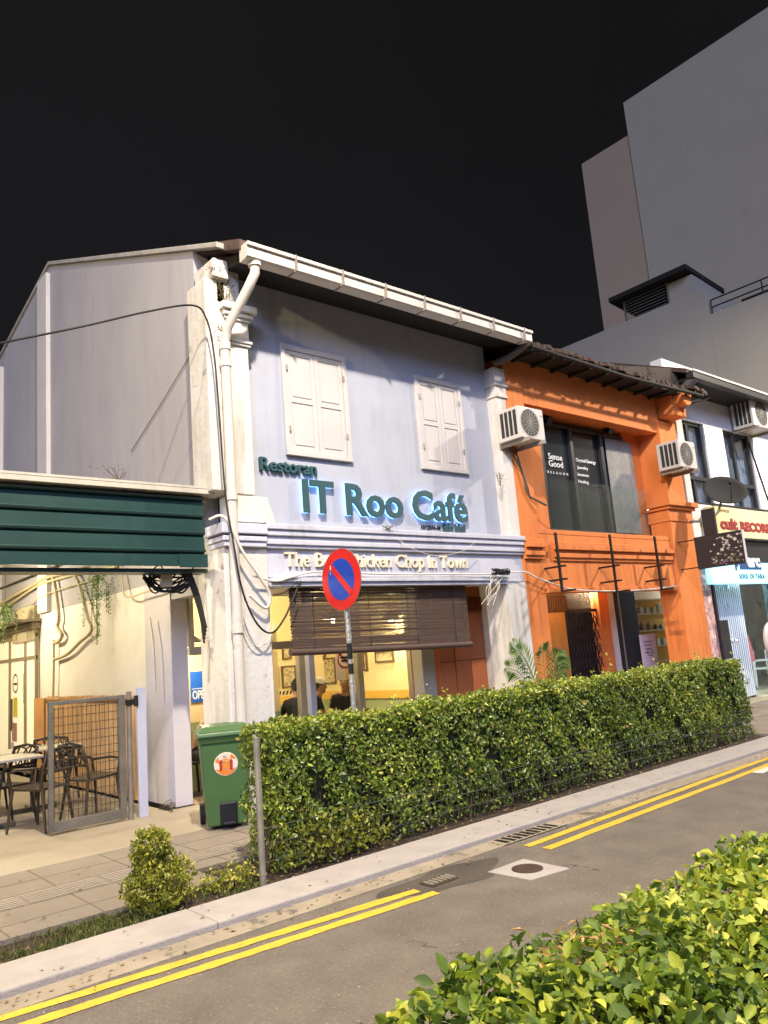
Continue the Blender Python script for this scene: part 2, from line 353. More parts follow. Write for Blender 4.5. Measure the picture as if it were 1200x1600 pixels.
# cracks and patches in the asphalt
b = MB()
c2 = az(700, 1372, RZ)
pts = [(c2.x+math.cos(t)*.55*(1+.2*math.sin(3*t)), c2.y+math.sin(t)*.2*(1+.2*math.cos(5*t)+.1)) for t in np.linspace(0, 2*math.pi, 28, endpoint=False)]
b.hull([(x, y, RZ-.01) for x, y in pts], [(x, y, RZ+.0015) for x, y in pts]); struct('road', b, M('asphalt_patch', '#4d463f', .9, .25, 3, .8, 120))
def crack(p, q, n=16):
    o = MB(); P = Vector((*rd(*p), 0)); Q = Vector((*rd(*q), 0)); prev = None; pts = []
    for i in range(n+1):
        c = P.lerp(Q, i/n); pts.append((c.x+random.uniform(-.03, .03), c.y+random.uniform(-.03, .03)))
    for i in range(n):
        (x0, y0), (x1, y1) = pts[i], pts[i+1]; w_ = random.uniform(.001, .003)
        o.add([(x0-w_, y0-w_, RZ+.0022), (x1-w_, y1-w_, RZ+.0022), (x1+w_, y1+w_, RZ+.0022), (x0+w_, y0+w_, RZ+.0022)], [(0, 1, 2, 3)])
    return o
ck = MB()
for a, c in [((640, 1470), (760, 1500)), ((880, 1350), (935, 1358))]:
    o = crack(a, c); ck.add(o.v, o.f)
struct('road', ck, M('crack', '#4a4540', .95))

# ------------------------------------------------------------------ street lamps (they light the street, mostly outside the frame)
def street_lamp(x, y, z, watts, col, label):
    t = thing('street_lamp', label, 'street lamp', (x-.0, -.6, 0), 'street lamps along the median')
    b = MB(); b.tube([(x, -.6, 0), (x, -.6, 7), (x, -.6, z-.3), (x, -.1, z+.15), (x, y-.5, z+.2)], [.1, .08, .07, .06, .05], 12); b.build('pole', steel, t)
    b = MB(); b.hull([(x-.15, y-.5, z+.1), (x+.15, y-.5, z+.1), (x+.15, y+.35, z+.1), (x-.15, y+.35, z+.1)], [(x-.09, y-.5, z+.26), (x+.09, y-.5, z+.26), (x+.09, y+.25, z+.22), (x-.09, y+.25, z+.22)]); b.build('lamp_head', steel, t, bevel=.02)
    b = MB(); b.box(x-.11, x+.11, y-.3, y+.28, z+.085, z+.099); b.build('lens', emit('street_lamp_lens', col, 8), t)
    l = bpy.data.lights.new('street_lamp_light', 'AREA'); l.shape = 'RECTANGLE'; l.size = .22; l.size_y = .55; l.energy = watts; l.color = col; l.spread = math.radians(180)
    o = bpy.data.objects.new('street_lamp_light', l); C.objects.link(o); o.parent = t; o.location = Vector((x, y, z+.07))-t.location
    dvec = Vector((.1, .30, -1)) if 0 < x < 10 else Vector((-.1, .30, -1)) if x > 0 else Vector((1, .25, -.45))
    o.rotation_euler = (-dvec).to_track_quat('Z', 'Y').to_euler()
LAMPS.append((-9.0, 3.5, 8.5, 1500, (1.0, .78, .42)))
for i, (x, y, z, p, col) in enumerate(LAMPS):
    street_lamp(x, y, z, p, col, 'tall steel street lamp on the median nearest the camera, outside the picture' if i == 0 else ['', 'tall steel street lamp farther along the median, outside the picture', 'yellow sodium street lamp far to the left, outside the picture'][i])
def bulb(name, loc, watts, col, r=.05, parent=None, kind='POINT', size=None, rot=None, spread=None):
    l = bpy.data.lights.new(name, kind); l.energy = watts; l.color = col
    if kind == 'POINT': l.shadow_soft_size = r
    else:
        l.shape = 'RECTANGLE'; l.size, l.size_y = size
    o = bpy.data.objects.new(name, l); C.objects.link(o); o.location = loc
    if rot: o.rotation_euler = rot
    if parent is not None: o.parent = parent; o.location = Vector(loc)-parent.location
    return o

# ================================================================== CAFE SHOPHOUSE
YW = 7.69; XL = 4.15; XR = 9.17
cafe = thing('cafe_shophouse', 'two storey corner cafe shophouse with pale grey front, white pilasters and long windowless side wall', 'building', (4.1, 7.5, 0))
# side wall, with the opening at the end of the arcade
def gz(y): return 6.32+(y-7.35)*.4175 if y < 13.34 else 8.82-(y-13.34)*.2
b = MB()
side = [(7.96, 2.66), (7.96, gz(7.96)), (13.34, gz(13.34)), (19, gz(19)), (19, 0), (8.85, 0), (8.85, 2.40), (7.96, 2.40)]
b.prism([(7.96, 2.40), (8.85, 2.40), (8.85, gz(8.85)), (7.96, gz(7.96))], 0, XL, XL+.2)
b.prism([(8.85, 2.66), (19, 2.66), (19, gz(19)), (13.34, gz(13.34)), (8.85, gz(8.85))], 0, XL, XL+.2)
b.build('side_wall', sidew, cafe)
b = MB(); b.box(XL+.004, XL+.2, 9.62, 19, 0, 2.66); b.build('lower_side_wall', creamw, cafe)
b = MB(); b.box(XL-.015, XL+.2, 8.86, 9.62, 0, 2.655); b.build('side_pier', M('pier_cool_lit_paint', '#b5b0b4', .8, .06, 2, .2, 10, stain='#918c90', sth=.66, sscale=1.5), cafe, bevel=.008)  # lilac tone of the pier's cool lighting put into its colour
b = MB(); b.box(XL-.07, XL, 13.35, 13.85, 2.66, gz(13.4)-.15); b.box(XL-.07, XL, 16.3, 16.7, 2.66, 7.9); b.build('side_pilaster', creamw if False else M('pale_side_pilaster', '#bdb7b3', .85, .06, 2, .2, 10), cafe)
b = MB(); b.prism([(7.3, gz(7.3)-.02), (13.34, gz(13.34)-.02), (19, gz(19)-.02), (19, gz(19)+.05), (13.34, gz(13.34)+.05), (7.3, gz(7.3)+.05)], 0, XL-.04, XL+.16); b.build('verge', M('pale_verge_mortar', '#94908a', .9, .15, 6, .4, 30, stain='#6d665c', sth=.6, sscale=5), cafe, bevel=.01)
# block and pilaster at the street corner
b = MB()
b.box(4.04, 4.30, 7.5, 7.95, 3.47, 5.98); b.build('corner_block', peel, cafe, bevel=.012)
b = MB(); b.box(4.12, 4.32, 7.42, 7.9, 5.985, 6.22); b.box(4.18, 4.5, 7.5, 7.8, 5.70, 6.2); b.build('corner_wall_top', peel, cafe, bevel=.02)
def moulded(mb, x0, x1, prof, ybase, yback):   # prof: (projection, z0, z1)
    for pr, z0, z1 in prof: mb.box(x0-pr*.8, x1+pr*.8, ybase-pr, yback, z0, z1)
b = MB(); b.box(4.30, 4.575, 7.5, YW+.02, 3.45, 5.22)
moulded(b, 4.30, 4.575, [(.03, 5.22, 5.25), (.05, 5.25, 5.285), (.02, 5.285, 5.32), (.015, 5.32, 5.52), (.04, 5.52, 5.56), (.07, 5.56, 5.62), (.11, 5.62, 5.70)], 7.5, YW+.02)
b.hull([(4.30, 7.45, 3.12), (4.80, 7.45, 3.12), (4.80, YW, 3.12), (4.30, YW, 3.12)], [(4.30, 7.45, 3.42), (4.70, 7.45, 3.42), (4.70, YW, 3.42), (4.30, YW, 3.42)])
b.build('pilaster', white, cafe, bevel=.006)
b = MB(); b.box(8.95, XR, 7.5, YW+.02, 3.12, 5.30)
moulded(b, 8.95, XR-.0, [(.03, 5.30, 5.34), (.015, 5.34, 5.48), (.05, 5.48, 5.52), (.02, 5.52, 5.78)], 7.5, YW+.02); b.build('pilaster', white, cafe, bevel=.006)
b = MB(); b.box(4.14, 4.69, 7.5, 7.95, 0, 2.96); b.box(4.14, 4.40, 7.955, 8.12, 0, 2.6); b.build('pillar', peel, cafe, bevel=.015)
b = MB(); b.box(8.74, XR, 7.5, 7.95, 0, 2.44); b.box(9.03, XR, 7.95, 8.8, 0, 2.7); b.build('pillar', white, cafe, bevel=.012)
b = MB(); b.box(4.30, 8.98, YW, YW+.15, 3.1, 6.35); b.build('front_wall', greyw, cafe)
b = MB(); b.box(4.70, XR, 7.53, 8.05, 2.45, 3.08); b.build('frieze_wall', mould, cafe)
b = MB()
for pr, z0, z1 in [(.02, 2.84, 2.88), (.045, 2.88, 2.94), (.03, 2.94, 2.98), (.06, 2.98, 3.05), (.085, 3.05, 3.115)]: b.box(4.66, XR+.0, 7.50-pr, YW+.0, z0, z1)
for pr, z0, z1 in [(.02, 2.84, 2.90), (.04, 2.90, 2.96), (.06, 2.98, 3.10)]: b.box(4.14-pr, 4.655, 7.46-pr, 7.8, z0+.002, z1)
for pr, z0, z1 in [(.02, 2.40, 2.45), (.05, 2.45, 2.50), (.02, 2.50, 2.525)]: b.box(4.70, 8.73, 7.50-pr, 7.75, z0, z1)
b.build('cornice', mould, cafe, bevel=.01)
# gutter and eaves
b = MB(); b.prism([(6.84, 6.00), (6.84, 6.12), (6.81, 6.12), (6.81, 6.16), (7.0, 6.16), (7.0, 5.98), (6.88, 5.98)], 0, 4.22, 9.14)
b.cur = 1
for i in range(7): xx = 4.85+i*.68; b.prism([(6.805, 5.97), (6.805, 6.17), (7.0, 6.17), (7.0, 5.97)], 0, xx, xx+.02)
b.build('gutter', [pvc, M('grey_bracket', '#77726c', .6)], cafe)
b = MB(); b.prism([(6.95, 6.12), (13.34, 8.74), (19, 7.6), (19, 7.72), (13.34, 8.86), (6.95, 6.24)], 0, 4.2, XR-.02); b.build('roof', roofm, cafe)
b = MB(); b.prism([(7.0, 6.05), (7.68, 6.17), (7.68, 6.38), (7.0, 6.13)], 0, 4.32, 9.13)
b.build('soffit', dark, cafe)
# downpipe
b = MB(); b.tube([(4.37, 6.93, 6.0), (4.37, 6.93, 5.87), (4.33, 7.02, 5.72), (4.24, 7.36, 5.36), (4.23, 7.43, 5.2), (4.23, 7.43, 4.0), (4.23, 7.44, 0.0)], .055, 14)
for zz in (5.1, 4.9, 3.35, 1.9): b.tube([(4.23, 7.43, zz), (4.23, 7.43, zz+.09)], .066, 14)
b.tube([(4.37, 6.93, 6.02), (4.37, 6.93, 5.94)], .075, 14); b.build('downpipe', pvc, cafe)
# shutters
def shutter(x0, x1, z0, z1):
    s = MB(); y = YW-.045
    s.box(x0, x1, y, YW, z1-.07, z1); s.box(x0, x1, y-.01, YW, z0, z0+.06); s.box(x0, x0+.06, y, YW, z0+.06, z1-.07); s.box(x1-.06, x1, y, YW, z0+.06, z1-.07)
    fr = s.build('shutter_window', shut, cafe, bevel=.005)
    xm = (x0+x1)/2
    for a, c in ((x0+.065, xm-.004), (xm+.004, x1-.065)):
        l = MB(); zb, zt = z0+.065, z1-.075; zm = (zb+zt)/2; yb = YW-.03; st = .055
        l.box(a, c, yb+.012, YW-.002, zb, zt)
        for u, v in ((zb, zb+st), (zm-st/2, zm+st/2), (zt-st, zt)): l.box(a+st, c-st, yb, yb+.012, u, v)
        l.box(a, a+st, yb, yb+.012, zb, zt); l.box(c-st, c, yb, yb+.012, zb, zt)
        for u, v in ((zb+st, zm-st/2), (zm+st/2, zt-st)): l.box(a+st+.025, c-st-.025, yb+.003, yb+.012, u+.025, v-.025)
        l.build('shutter_leaf', shut, fr, bevel=.004)
    for zz in (z0+.3, z1-.35):
        for xx in (x1-.075, x0+.05): MB().box(xx, xx+.025, y-.012, y, zz, zz+.07).build('hinge', M('aged_hinge', '#8a847a', .6), fr)
shutter(5.14, 6.15, 4.02, 5.46); shutter(7.39, 8.32, 4.05, 5.44)

# interior shell
XI0, XI1, YI0, YI1, ZC = 4.36, 9.05, 8.85, 12.6, 2.85
cafein = M('cafe_cream_paint', '#d9c89c', .8, .05, 2); dado = M('cafe_sage_paint', '#8f9a78', .75, .06, 2); yband = M('cafe_yellow_band', '#cfa74e', .7, .05)
b = MB(); b.box(XI0, XI1, YI1, YI1+.1, .83, ZC); b.box(XI1, XI1+.1, YI0, YI1, .83, ZC); b.build('interior_wall', cafein, cafe)
b = MB(); b.box(XI0, XI1, YI1-.004, YI1+.1, 0, .76); b.box(XI1-.004, XI1+.1, YI0+.06, YI1, 0, .76); b.build('dado', dado, cafe)
b = MB(); b.box(XI0, XI1, YI1-.006, YI1+.1, .76, .9); b.box(XI1-.006, XI1+.1, YI0+.06, YI1, .76, .9); b.build('dado_band', yband, cafe)
b = MB(); b.box(XI0, XI1+.1, YI0+.1, YI1+.1, ZC, ZC+.08); b.box(4.36, 9.05, 7.95, 8.94, 2.7, 2.76); b.build('ceiling', cafein, cafe)
b = MB(); b.box(XI0, XI1+.1, 8.805, YI1, -.2, .004); b.build('interior_floor', M('cafe_floor_tile', '#9a8a70', .4, .1, 4), cafe)
# hazard stripes on walls
b = MB(); hz = MB()
for i in range(14):
    x = 7.55+i*.08; hz.add([(x, YI1-.012, .93), (x+.04, YI1-.012, .93), (x+.075, YI1-.012, 1.0), (x+.035, YI1-.012, 1.0)], [(0, 1, 2, 3)])
hz.build('hazard_stripe', M('black_stripe', '#1d1a16', .7), cafe); hz = MB()
for i in range(44):
    y = 12.5-i*.08; hz.add([(XI1-.012, y, .735), (XI1-.012, y-.04, .735), (XI1-.012, y-.065, .765), (XI1-.012, y-.025, .765)], [(0, 1, 2, 3)])
hz.build('hazard_stripe', M('black_stripe', '#1d1a16', .7), cafe)
# shopfront frames at Y 8.85
sf = MB(); Ysf = 8.85
for px in (471, 562, 645):
    X = ay(px, 1060, Ysf).x; sf.box(X-.045, X+.045, Ysf-.04, Ysf+.06, 0, 2.7)
sf.box(4.36, 8.06, Ysf-.03, Ysf+.04, 1.72, 1.82); sf.box(4.36, 8.06, Ysf-.03, Ysf+.05, 2.42, 2.7)
sf.box(4.36, 4.42, Ysf-.03, Ysf+.05, 1.82, 2.42)
sfo = sf.build('shopfront_frame', alu, cafe, bevel=.004)
g = MB(); g.box(5.62, 8.0, Ysf+.005, Ysf+.011, .1, 1.72); g.box(4.42, 8.0, Ysf+.005, Ysf+.011, 1.82, 2.42); g.build('glass_pane', clear, sfo)
b = MB(); X0 = ay(483, 1060, 8.7).x; b.box(X0-.04, X0+.05, 8.62, 8.72, 0, 2.7); b.build('post', M('pale_blue_post', '#9aa0b5', .6), cafe, bevel=.006)
b = MB(); b.box(7.70, 7.96, 8.34, 8.55, 0, 2.7); b.build('door_jamb', M('grey_jamb_paint', '#99958c', .7), cafe, bevel=.01)
# orange folding doors
b = MB(); x0, x1 = 8.31, 9.6
b = MB(); b.box(7.98, 9.02, 8.32, 8.37, 0, 2.7); fd = b.build('folding_door', orange2, cafe)
b = MB()
for i in range(3):
    xa = 8.0+i*.34; b.box(xa, xa+.32, 8.300, 8.319, .06, 1.35); b.box(xa, xa+.32, 8.300, 8.319, 1.36, 2.05)
b.build('door_panel', orange2, fd, bevel=.006)
b = MB()
for i in range(20): b.box(8.02+i*.05, 8.045+i*.05, 8.28, 8.32, 2.08, 2.3)
b.build('door_grille', M('rust_brown_grille', '#7a3a1c', .6), fd)

# signs on the cafe front
dg_green = M('dark_green_letter', '#27494f', .5, .08, 5); halo = emit('blue_backlight', (.22, .50, 1.0), 2.1)
def sign_row(name, label, txt, x0, x1, zb, cap, bold, lit=False, mat=None, y=YW, dep=.05, slope=0., spacing=1.):
    t = thing(name, label, 'sign', (x0, y, zb))
    gap = .05 if lit else 0.004
    b = MB(); text_on(b, txt, x0, x1, zb, cap, y-gap-dep, dep, bold, slope=slope, spacing=spacing); b.build('lettering', mat or dg_green, t)
    if lit:
        b = MB(); text_on(b, txt, x0-.004, x1-.004, zb, cap, y-gap+.002, .026, bold*1.0, slope=slope, spacing=spacing); b.build('backlight', halo, t)
    return t
def tx(px, py, y): p = ay(px, py, y); return p.x, p.z
a = tx(404, 731, YW); c = tx(492, 741, YW)
sign_row('wall_sign', 'small dark green raised word Restoran, above and left of the big cafe name', 'Restoran', a[0], c[0], 3.80, .155, .018, y=YW)
a = tx(470, 800, YW); c = tx(727, 818, YW)
print('IT', a, c, tx(470, 750, YW), tx(690, 770, YW))
sign_row('cafe_sign', 'large dark green raised letters IT Roo Café with blue glow on the pale grey wall', 'IT Roo Café', a[0], c[0], 3.325, .40, .024, lit=True, y=YW, dep=.028)
a = tx(658, 826, YW); c = tx(724, 831, YW)
sign_row('wall_sign', 'tiny black company number and Sdn bhd under the end of the big cafe name', '1012544-M', a[0], a[0]+.36, 3.195, .055, .02, y=YW, mat=blackm, dep=.01)
wsn = [o for o in bpy.data.objects if o.name.startswith('wall_sign') and o.type == 'EMPTY'][-1]
b = MB(); text_on(b, 'Sdn bhd', a[0]+.40, c[0]+.02, 3.19, .10, YW-.03, .02, .03); b.build('lettering', dg_green, wsn)
a = tx(446, 884, 7.5); c = tx(731, 890, 7.5); print('best', a, c)
sign_row('wall_sign', 'raised cream letters The Best Chicken Chop In Town on the grey frieze', 'The Best Chicken Chop In Town', a[0], c[0], 2.635, .165, .004, y=7.53, mat=M('cream_letter', '#d5c9b2', .6), dep=.035)

# bamboo blind
bl = thing('bamboo_blind', 'dark brown slatted roll-up blind hanging in the front opening of the cafe', 'blind', (5.05, 7.6, 1.6))
b = MB(); bx0, bx1 = 5.03, 7.98; yb = 7.62
n = 62; ztop = 2.40; zbL, zbR = ay(460, 1015, yb).z, ay(733, 1003, yb).z
for i in range(n):
    t = i/(n-1); zl = ztop+(zbL-ztop)*t; zr = ztop+(zbR-ztop)*t
    rr_ = .0052+random.uniform(0, .0022)-(.0016 if .25 < t < .72 and i % 4 == 0 else 0); b.tube([(bx0+random.uniform(-.01, .01), yb+random.uniform(-.003, .003), zl+random.uniform(-.002, .002)), ((bx0+bx1)/2, yb+random.uniform(-.004, .004), (zl+zr)/2-.002*math.sin(t*9)), (bx1+random.uniform(-.01, .01), yb, zr)], rr_, 5)
bamb = M('brown_bamboo', '#4b3a32', .7, .3, 20, stretch=(.2, 1, 6)); b.build('slats', bamb, bl)
b = MB(); b.tube([(bx0-.02, yb+.01, zbL-.03), ((bx0+bx1)/2, yb+.01, (zbL+zbR)/2-.035), (bx1+.02, yb+.01, zbR-.03)], .04, 12); b.build('roll', bamb, bl)
for xx in (5.35, 6.2, 7.0, 7.7): MB().tube([(xx, yb-.012, 2.45), (xx, yb-.012, (zbL+zbR)/2-.05)], .004, 5).build('cord', blackm, bl)

# pictures, notices
paper = M('print_paper', '#b8ab88', .7, .35, 14, stain='#6e5f48', sth=.52, sscale=18)
frm = M('picture_frame_wood', '#5d4a33', .6)
def picture(px0, py0, px1, py1, wall, label):
    if wall == 'back':
        p = ay(px0, py0, YI1-.03); q = ay(px1, py1, YI1-.03); x0, x1 = p.x, q.x; z1, z0 = p.z, q.z
        t = thing('picture', label, 'picture', ((x0+x1)/2, YI1-.03, z0), 'framed prints on the cafe walls')
        b = MB(); w_ = .03
        for A in ((x0, x1, z0, z0+w_), (x0, x1, z1-w_, z1), (x0, x0+w_, z0+w_, z1-w_), (x1-w_, x1, z0+w_, z1-w_)): b.box(A[0], A[1], YI1-.035, YI1-.002, A[2], A[3])
        b.build('frame', frm, t); b = MB(); b.box(x0+w_, x1-w_, YI1-.02, YI1-.003, z0+w_, z1-w_); b.build('print', paper, t)
    else:
        xx = XI1-.03; p = ax(px0, py0, xx); q = ax(px1, py1, xx); y0, y1 = q.y, p.y; z1, z0 = p.z, q.z
        t = thing('picture', label, 'picture', (xx, (y0+y1)/2, z0), 'framed prints on the cafe walls')
        b = MB(); w_ = .03
        for A in ((y0, y1, z0, z0+w_), (y0, y1, z1-w_, z1), (y0, y0+w_, z0+w_, z1-w_), (y1-w_, y1, z0+w_, z1-w_)): b.box(xx-.005, xx+.028, A[0], A[1], A[2], A[3])
        b.build('frame', frm, t); b = MB(); b.box(xx+.01, xx+.027, y0+w_, y1-w_, z0+w_, z1-w_); b.build('print', paper, t)
picture(441, 1010, 456, 1030, 'back', 'small framed print high on the cafe back wall, just under the transom')
picture(424, 1016, 432, 1036, 'back', 'upper of the two prints half hidden behind the left pillar')
picture(425, 1042, 437, 1075, 'back', 'lower print half hidden behind the left pillar, beside the red toned print')
picture(440, 1041, 464, 1073, 'back', 'framed reddish print on the cafe back wall, left of the grey shopfront post')
picture(496, 1029, 525, 1068, 'side', 'largest framed print behind the man in black, two columns of text')
picture(498, 1018, 508, 1027, 'side', 'small frame just under the blind above the largest print')
picture(585, 1018, 615, 1034, 'side', 'wide dark framed print just under the blind, right of the no parking pole')
picture(566, 1020, 574, 1048, 'side', 'narrow pale framed sheet right behind the no parking pole')
def disc_x(mb, x, y, z, r, n=28, th=.004): mb.add([(x, y+r*math.cos(2*math.pi*k/n), z+r*math.sin(2*math.pi*k/n)) for k in range(n)], [tuple(range(n))[::-1]])
ns = thing('notice', 'round no smoking sticker with black print and yellow notice below, behind the pole', 'notice', (7.3, Ysf, 1.3))
p = ay(541, 1030, Ysf-.05); yy = Ysf-.01
def ring_y(mb, cx, y, cz, r0, r1, n=32, sq=1.0):
    vs = [(cx+r*math.cos(2*math.pi*k/n)*sq, y, cz+r*math.sin(2*math.pi*k/n)) for r in (r0, r1) for k in range(n)]
    mb.add(vs, [(k, (k+1) % n, n+(k+1) % n, n+k) for k in range(n)])
b = MB(); b.box(p.x-.16, p.x+.16, yy, yy+.004, p.z-.28, p.z+.16); b.build('sheet', M('notice_sheet', '#c9b9a8', .6), ns)
b = MB(); ring_y(b, p.x, yy-.004, p.z, .10, .125); b.add([(p.x-.09, yy-.004, p.z+.07), (p.x-.07, yy-.004, p.z+.09), (p.x+.09, yy-.004, p.z-.07), (p.x+.07, yy-.004, p.z-.09)], [(0, 1, 2, 3)]); b.build('ring', M('notice_red', '#8f3024', .6), ns)
b = MB(); b.box(p.x-.07, p.x+.07, yy-.006, yy-.003, p.z+.015, p.z+.04); b.box(p.x-.06, p.x+.06, yy-.006, yy-.003, p.z-.03, p.z-.005); b.build('print', blackm, ns)
b = MB(); b.box(p.x+.01, p.x+.15, yy-.006, yy-.001, p.z-.27, p.z-.15); b.build('yellow_panel', M('notice_yellow', '#c9a81c', .6), ns)
# blue OPEN poster seen through the arcade end
p = ax(300, 1050, XL+.3)
op = thing('poster', 'blue poster with white letters OPEN seen through the opening left of the front pillar', 'poster', (4.6, 9.6, 1.3))
yo = 9.75; P0 = ay(297, 1050, yo); P1 = ay(316, 1096, yo); b = MB(); b.box(P0.x, P0.x+.42, yo, yo+.01, P1.z, P0.z); b.build('sheet', M('poster_blue', '#1c57b8', .5, .1, 3), op)
b = MB(); text_on(b, 'OPEN', ay(300.5, 1080, yo).x, ay(326, 1080, yo).x, P1.z+.04, .11, yo-.004, .003, .02); b.box(P0.x+.02, P0.x+.40, yo-.003, yo-.001, P1.z+.17, P1.z+.178); b.build('lettering', M('poster_white', '#d8dde0', .5), op)
# a wall inside the arcade end view
b = MB(); b.box(4.40, 6.2, 9.78, 9.86, 0.0, .86); b.build('screen_dado', dado, cafe)
b = MB(); b.box(4.40, 6.2, 9.78, 9.86, .86, 2.0); b.build('screen_wall', cafein, cafe)

# pendants inside
def pendant(loc, watts, label):
    t = thing('pendant_lamp', label, 'pendant lamp', loc, 'pendant lamps in the cafe'); x, y, z = loc
    b = MB(); b.tube([(x, y, z+.12), (x, y, ZC)], .006, 6); b.build('cord', blackm, t)
    b = MB(); b.lathe([(.16, z-.02), (.14, z+.03), (.06, z+.09), (.025, z+.12)], x, y, 20); b.build('lamp_shade', M('pendant_shade', '#8d8a80', .35, metal=.4), t)
    b = MB(); b.ball((x, y, z-.05), .04, 10, 6); b.build('bulb', emit('warm_bulb', (1, .82, .55), 30), t)
    bulb('pendant_light', (x, y, z-.14), watts, (1.0, .78, .46), .06, t)
p = ay(296, 1003, 9.3); pendant((p.x, 9.3, p.z), 45, 'glass pendant lamp seen through the opening left of the front pillar')
for i, (px, yy, lab) in enumerate([(520, 10.3, 'pendant lamp glowing through the blind left of the sign pole'), (610, 10.3, 'pendant lamp glowing through the blind right of the sign pole')]):
    p = ay(px, 965, yy); pendant((p.x, yy, p.z), 70, lab)
bulb('cafe_ceiling_light', (6.3, 11.4, 2.6), 120, (1.0, .80, .50), .2)
bulb('arcade_ceiling_light', (6.6, 8.35, 2.55), 34, (1.0, .78, .48), .15)

# ================================================================== ORANGE SHOPHOUSE
org = thing('orange_shophouse', 'narrow two storey orange shophouse with wide dark upstairs window, second building from the left', 'building', (9.2, 7.5, 0))
OX0, OX1 = 9.18, 14.55
b = MB(); b.box(OX0, 9.62, 7.5, 8.1, 0, 6.0); b.build('pillar', orange, org, bevel=.01)
b = MB(); b.box(13.48, 14.3, 7.44, 7.86, 0, 3.55); b.box(13.62, 14.25, 7.48, 8.1, 3.56, 5.55); b.build('pillar', orange, org, bevel=.01)
b = MB()
for pr, z0, z1 in [(.04, 3.55, 3.62), (.02, 3.62, 3.78), (.07, 3.78, 3.84), (.12, 3.84, 3.93)]: b.box(13.5-pr, 14.32+pr, 7.46-pr, 7.9, z0, z1)
b.build('capital', orange, org, bevel=.01)
b = MB(); b.tube([(13.98, 7.4, 5.95), (13.98, 7.0, 5.93)], .17, 10); b.box(13.75, 14.25, 7.2, 7.8, 5.6, 6.05); b.build('corbel', orange, org, bevel=.03)
b = MB(); b.box(9.60, 13.7, 7.52, 7.75, 5.30, 6.15); b.box(9.625, 13.65, 7.75, 8.1, 5.34, 6.15); b.build('upper_wall', orange, org, bevel=.006)
# recess walls around the window band
YG = 7.98
b = MB(); b.box(13.05, 13.64, YG-.02, 8.1, 3.2, 5.34); b.box(9.61, 10.15, YG-.30, 8.1, 3.2, 5.34); b.box(9.625, 13.65, YG-.02, 8.1, 2.9, 3.32); b.build('recess_wall', orange, org)
b = MB(); b.box(9.6, 13.5, 7.50, 8.1, 2.30, 3.18); b.build('frieze_wall', orange, org, bevel=.006)
b = MB(); b.box(9.62, 13.55, 7.5, 8.0, 3.185, 3.26)
for pr, z0, z1 in [(.03, 2.78, 2.83), (.06, 2.83, 2.90), (.04, 2.90, 2.95), (.10, 2.95, 3.03), (.07, 3.03, 3.08)]:
    b.box(9.18, 9.62, 7.48-pr, 7.6, z0, z1); b.box(9.63+.25, 13.41, 7.50-pr, 7.6, z0-.02, z1-.02)
b.box(9.63, 13.41, 7.46, 7.6, 2.26, 2.34); b.build('cornice', orange, org, bevel=.008)
# window
wz0, wz1 = 3.32, 5.25
def gx(px, py): return ay(px, py, YG-.03)
fr = MB(); yy0, yy1 = YG-.06, YG
xa, xb = 10.16, 13.04
fr.box(xa, xb, yy0, yy1, wz1-.06, wz1); fr.box(xa, xb, yy0, yy1, wz0, wz0+.05)
for px in (848, 896, 943):
    X = gx(px, 740).x; fr.box(X-.045, X+.045, yy0-.01, yy1, wz0+.05, wz1-.06)
fr.box(xa, xa+.04, yy0, yy1, wz0+.05, wz1-.06)
win = fr.build('window', darkfr, org, bevel=.004)
room = M('dim_room', '#2a2b2d', .9, .15, 2)
dg = M('dark_window_glass', '#22262a', .12, .3, 1.2, spec=.6)
b = MB(); b.box(xa, xb, YG+.01, YG+.02, wz0, wz1); b.build('pane', dg, win)
b = MB(); cx0, cx1 = gx(946, 700).x, gx(985, 700).x
n = 40; top = []; bot = []
for i in range(n+1):
    x = cx0+(cx1-cx0)*i/n; y = YG-.02+.02*math.sin(i*1.5)-.012; top.append((x, y, wz1-.07)); bot.append((x, y, wz0+.06))
b.add(top+bot, [(i, n+1+i, n+2+i, i+1) for i in range(n)], True); b.build('curtain', M('grey_curtain', '#8f8c84', .8, .15, 4), win)
# glass balustrade in front of the lower half
b = MB()
for i in range(3):
    X = xa+i*(xb-xa)/3; b.box(X+.01, X+(xb-xa)/3-.01, 7.62, 7.63, 3.27, 4.15)
b.build('glass_balustrade', M('milky_glass', '#4d5356', .15, .1, 3, spec=.5) if False else glass('balustrade_glass', (.88, .93, .92), .25, .08), org)
tp = gx(858, 712)
wt = M('white_vinyl_letter', '#d9d9d6', .6, .03); yv = YG-.018
def vinyl(label, rows):
    t = thing('window_lettering', label, 'lettering', (rows[0][1], yv, rows[0][3])); b = MB()
    for r in rows: text_on(b, r[0], r[1], r[2], r[3], r[4], yv, .004, r[5], spacing=(r[6] if len(r) > 6 else 1))
    b.build('lettering', wt, t)
def g2(px, py): p = gx(px, py); return p.x, p.z
x0, z0 = g2(858, 716); x1, _ = g2(880, 721); xq, zq = g2(859, 727); xr_, _ = g2(881, 730); xs, zs = g2(853, 738); xt, zt = g2(889, 743)
vinyl('white words Sense Good on the dark upstairs window of the orange building', [('Sense', x0, x1, z0-.005, .105, .005), ('Good', xq, xr_, zq-.01, .11, .005), ('FEELGOOD', xs, xt, zs, .04, .004, 2.2)])
rows = []
for txt, px, py, pe, pe2, cp in [('Crystal Energy', 901, 719.5, 932, 726, .06), ('Jewelry', 903, 731, 920, 734, .055), ('Incense', 904, 742, 921, 745, .055), ('Healing', 905, 753, 921, 756, .055)]:
    a = g2(px, py); c = g2(pe, pe2); rows.append((txt, a[0], c[0], a[1]-.01, cp, .01))
vinyl('white words Crystal Energy, Jewelry, Incense, Healing on the dark upstairs window', rows)
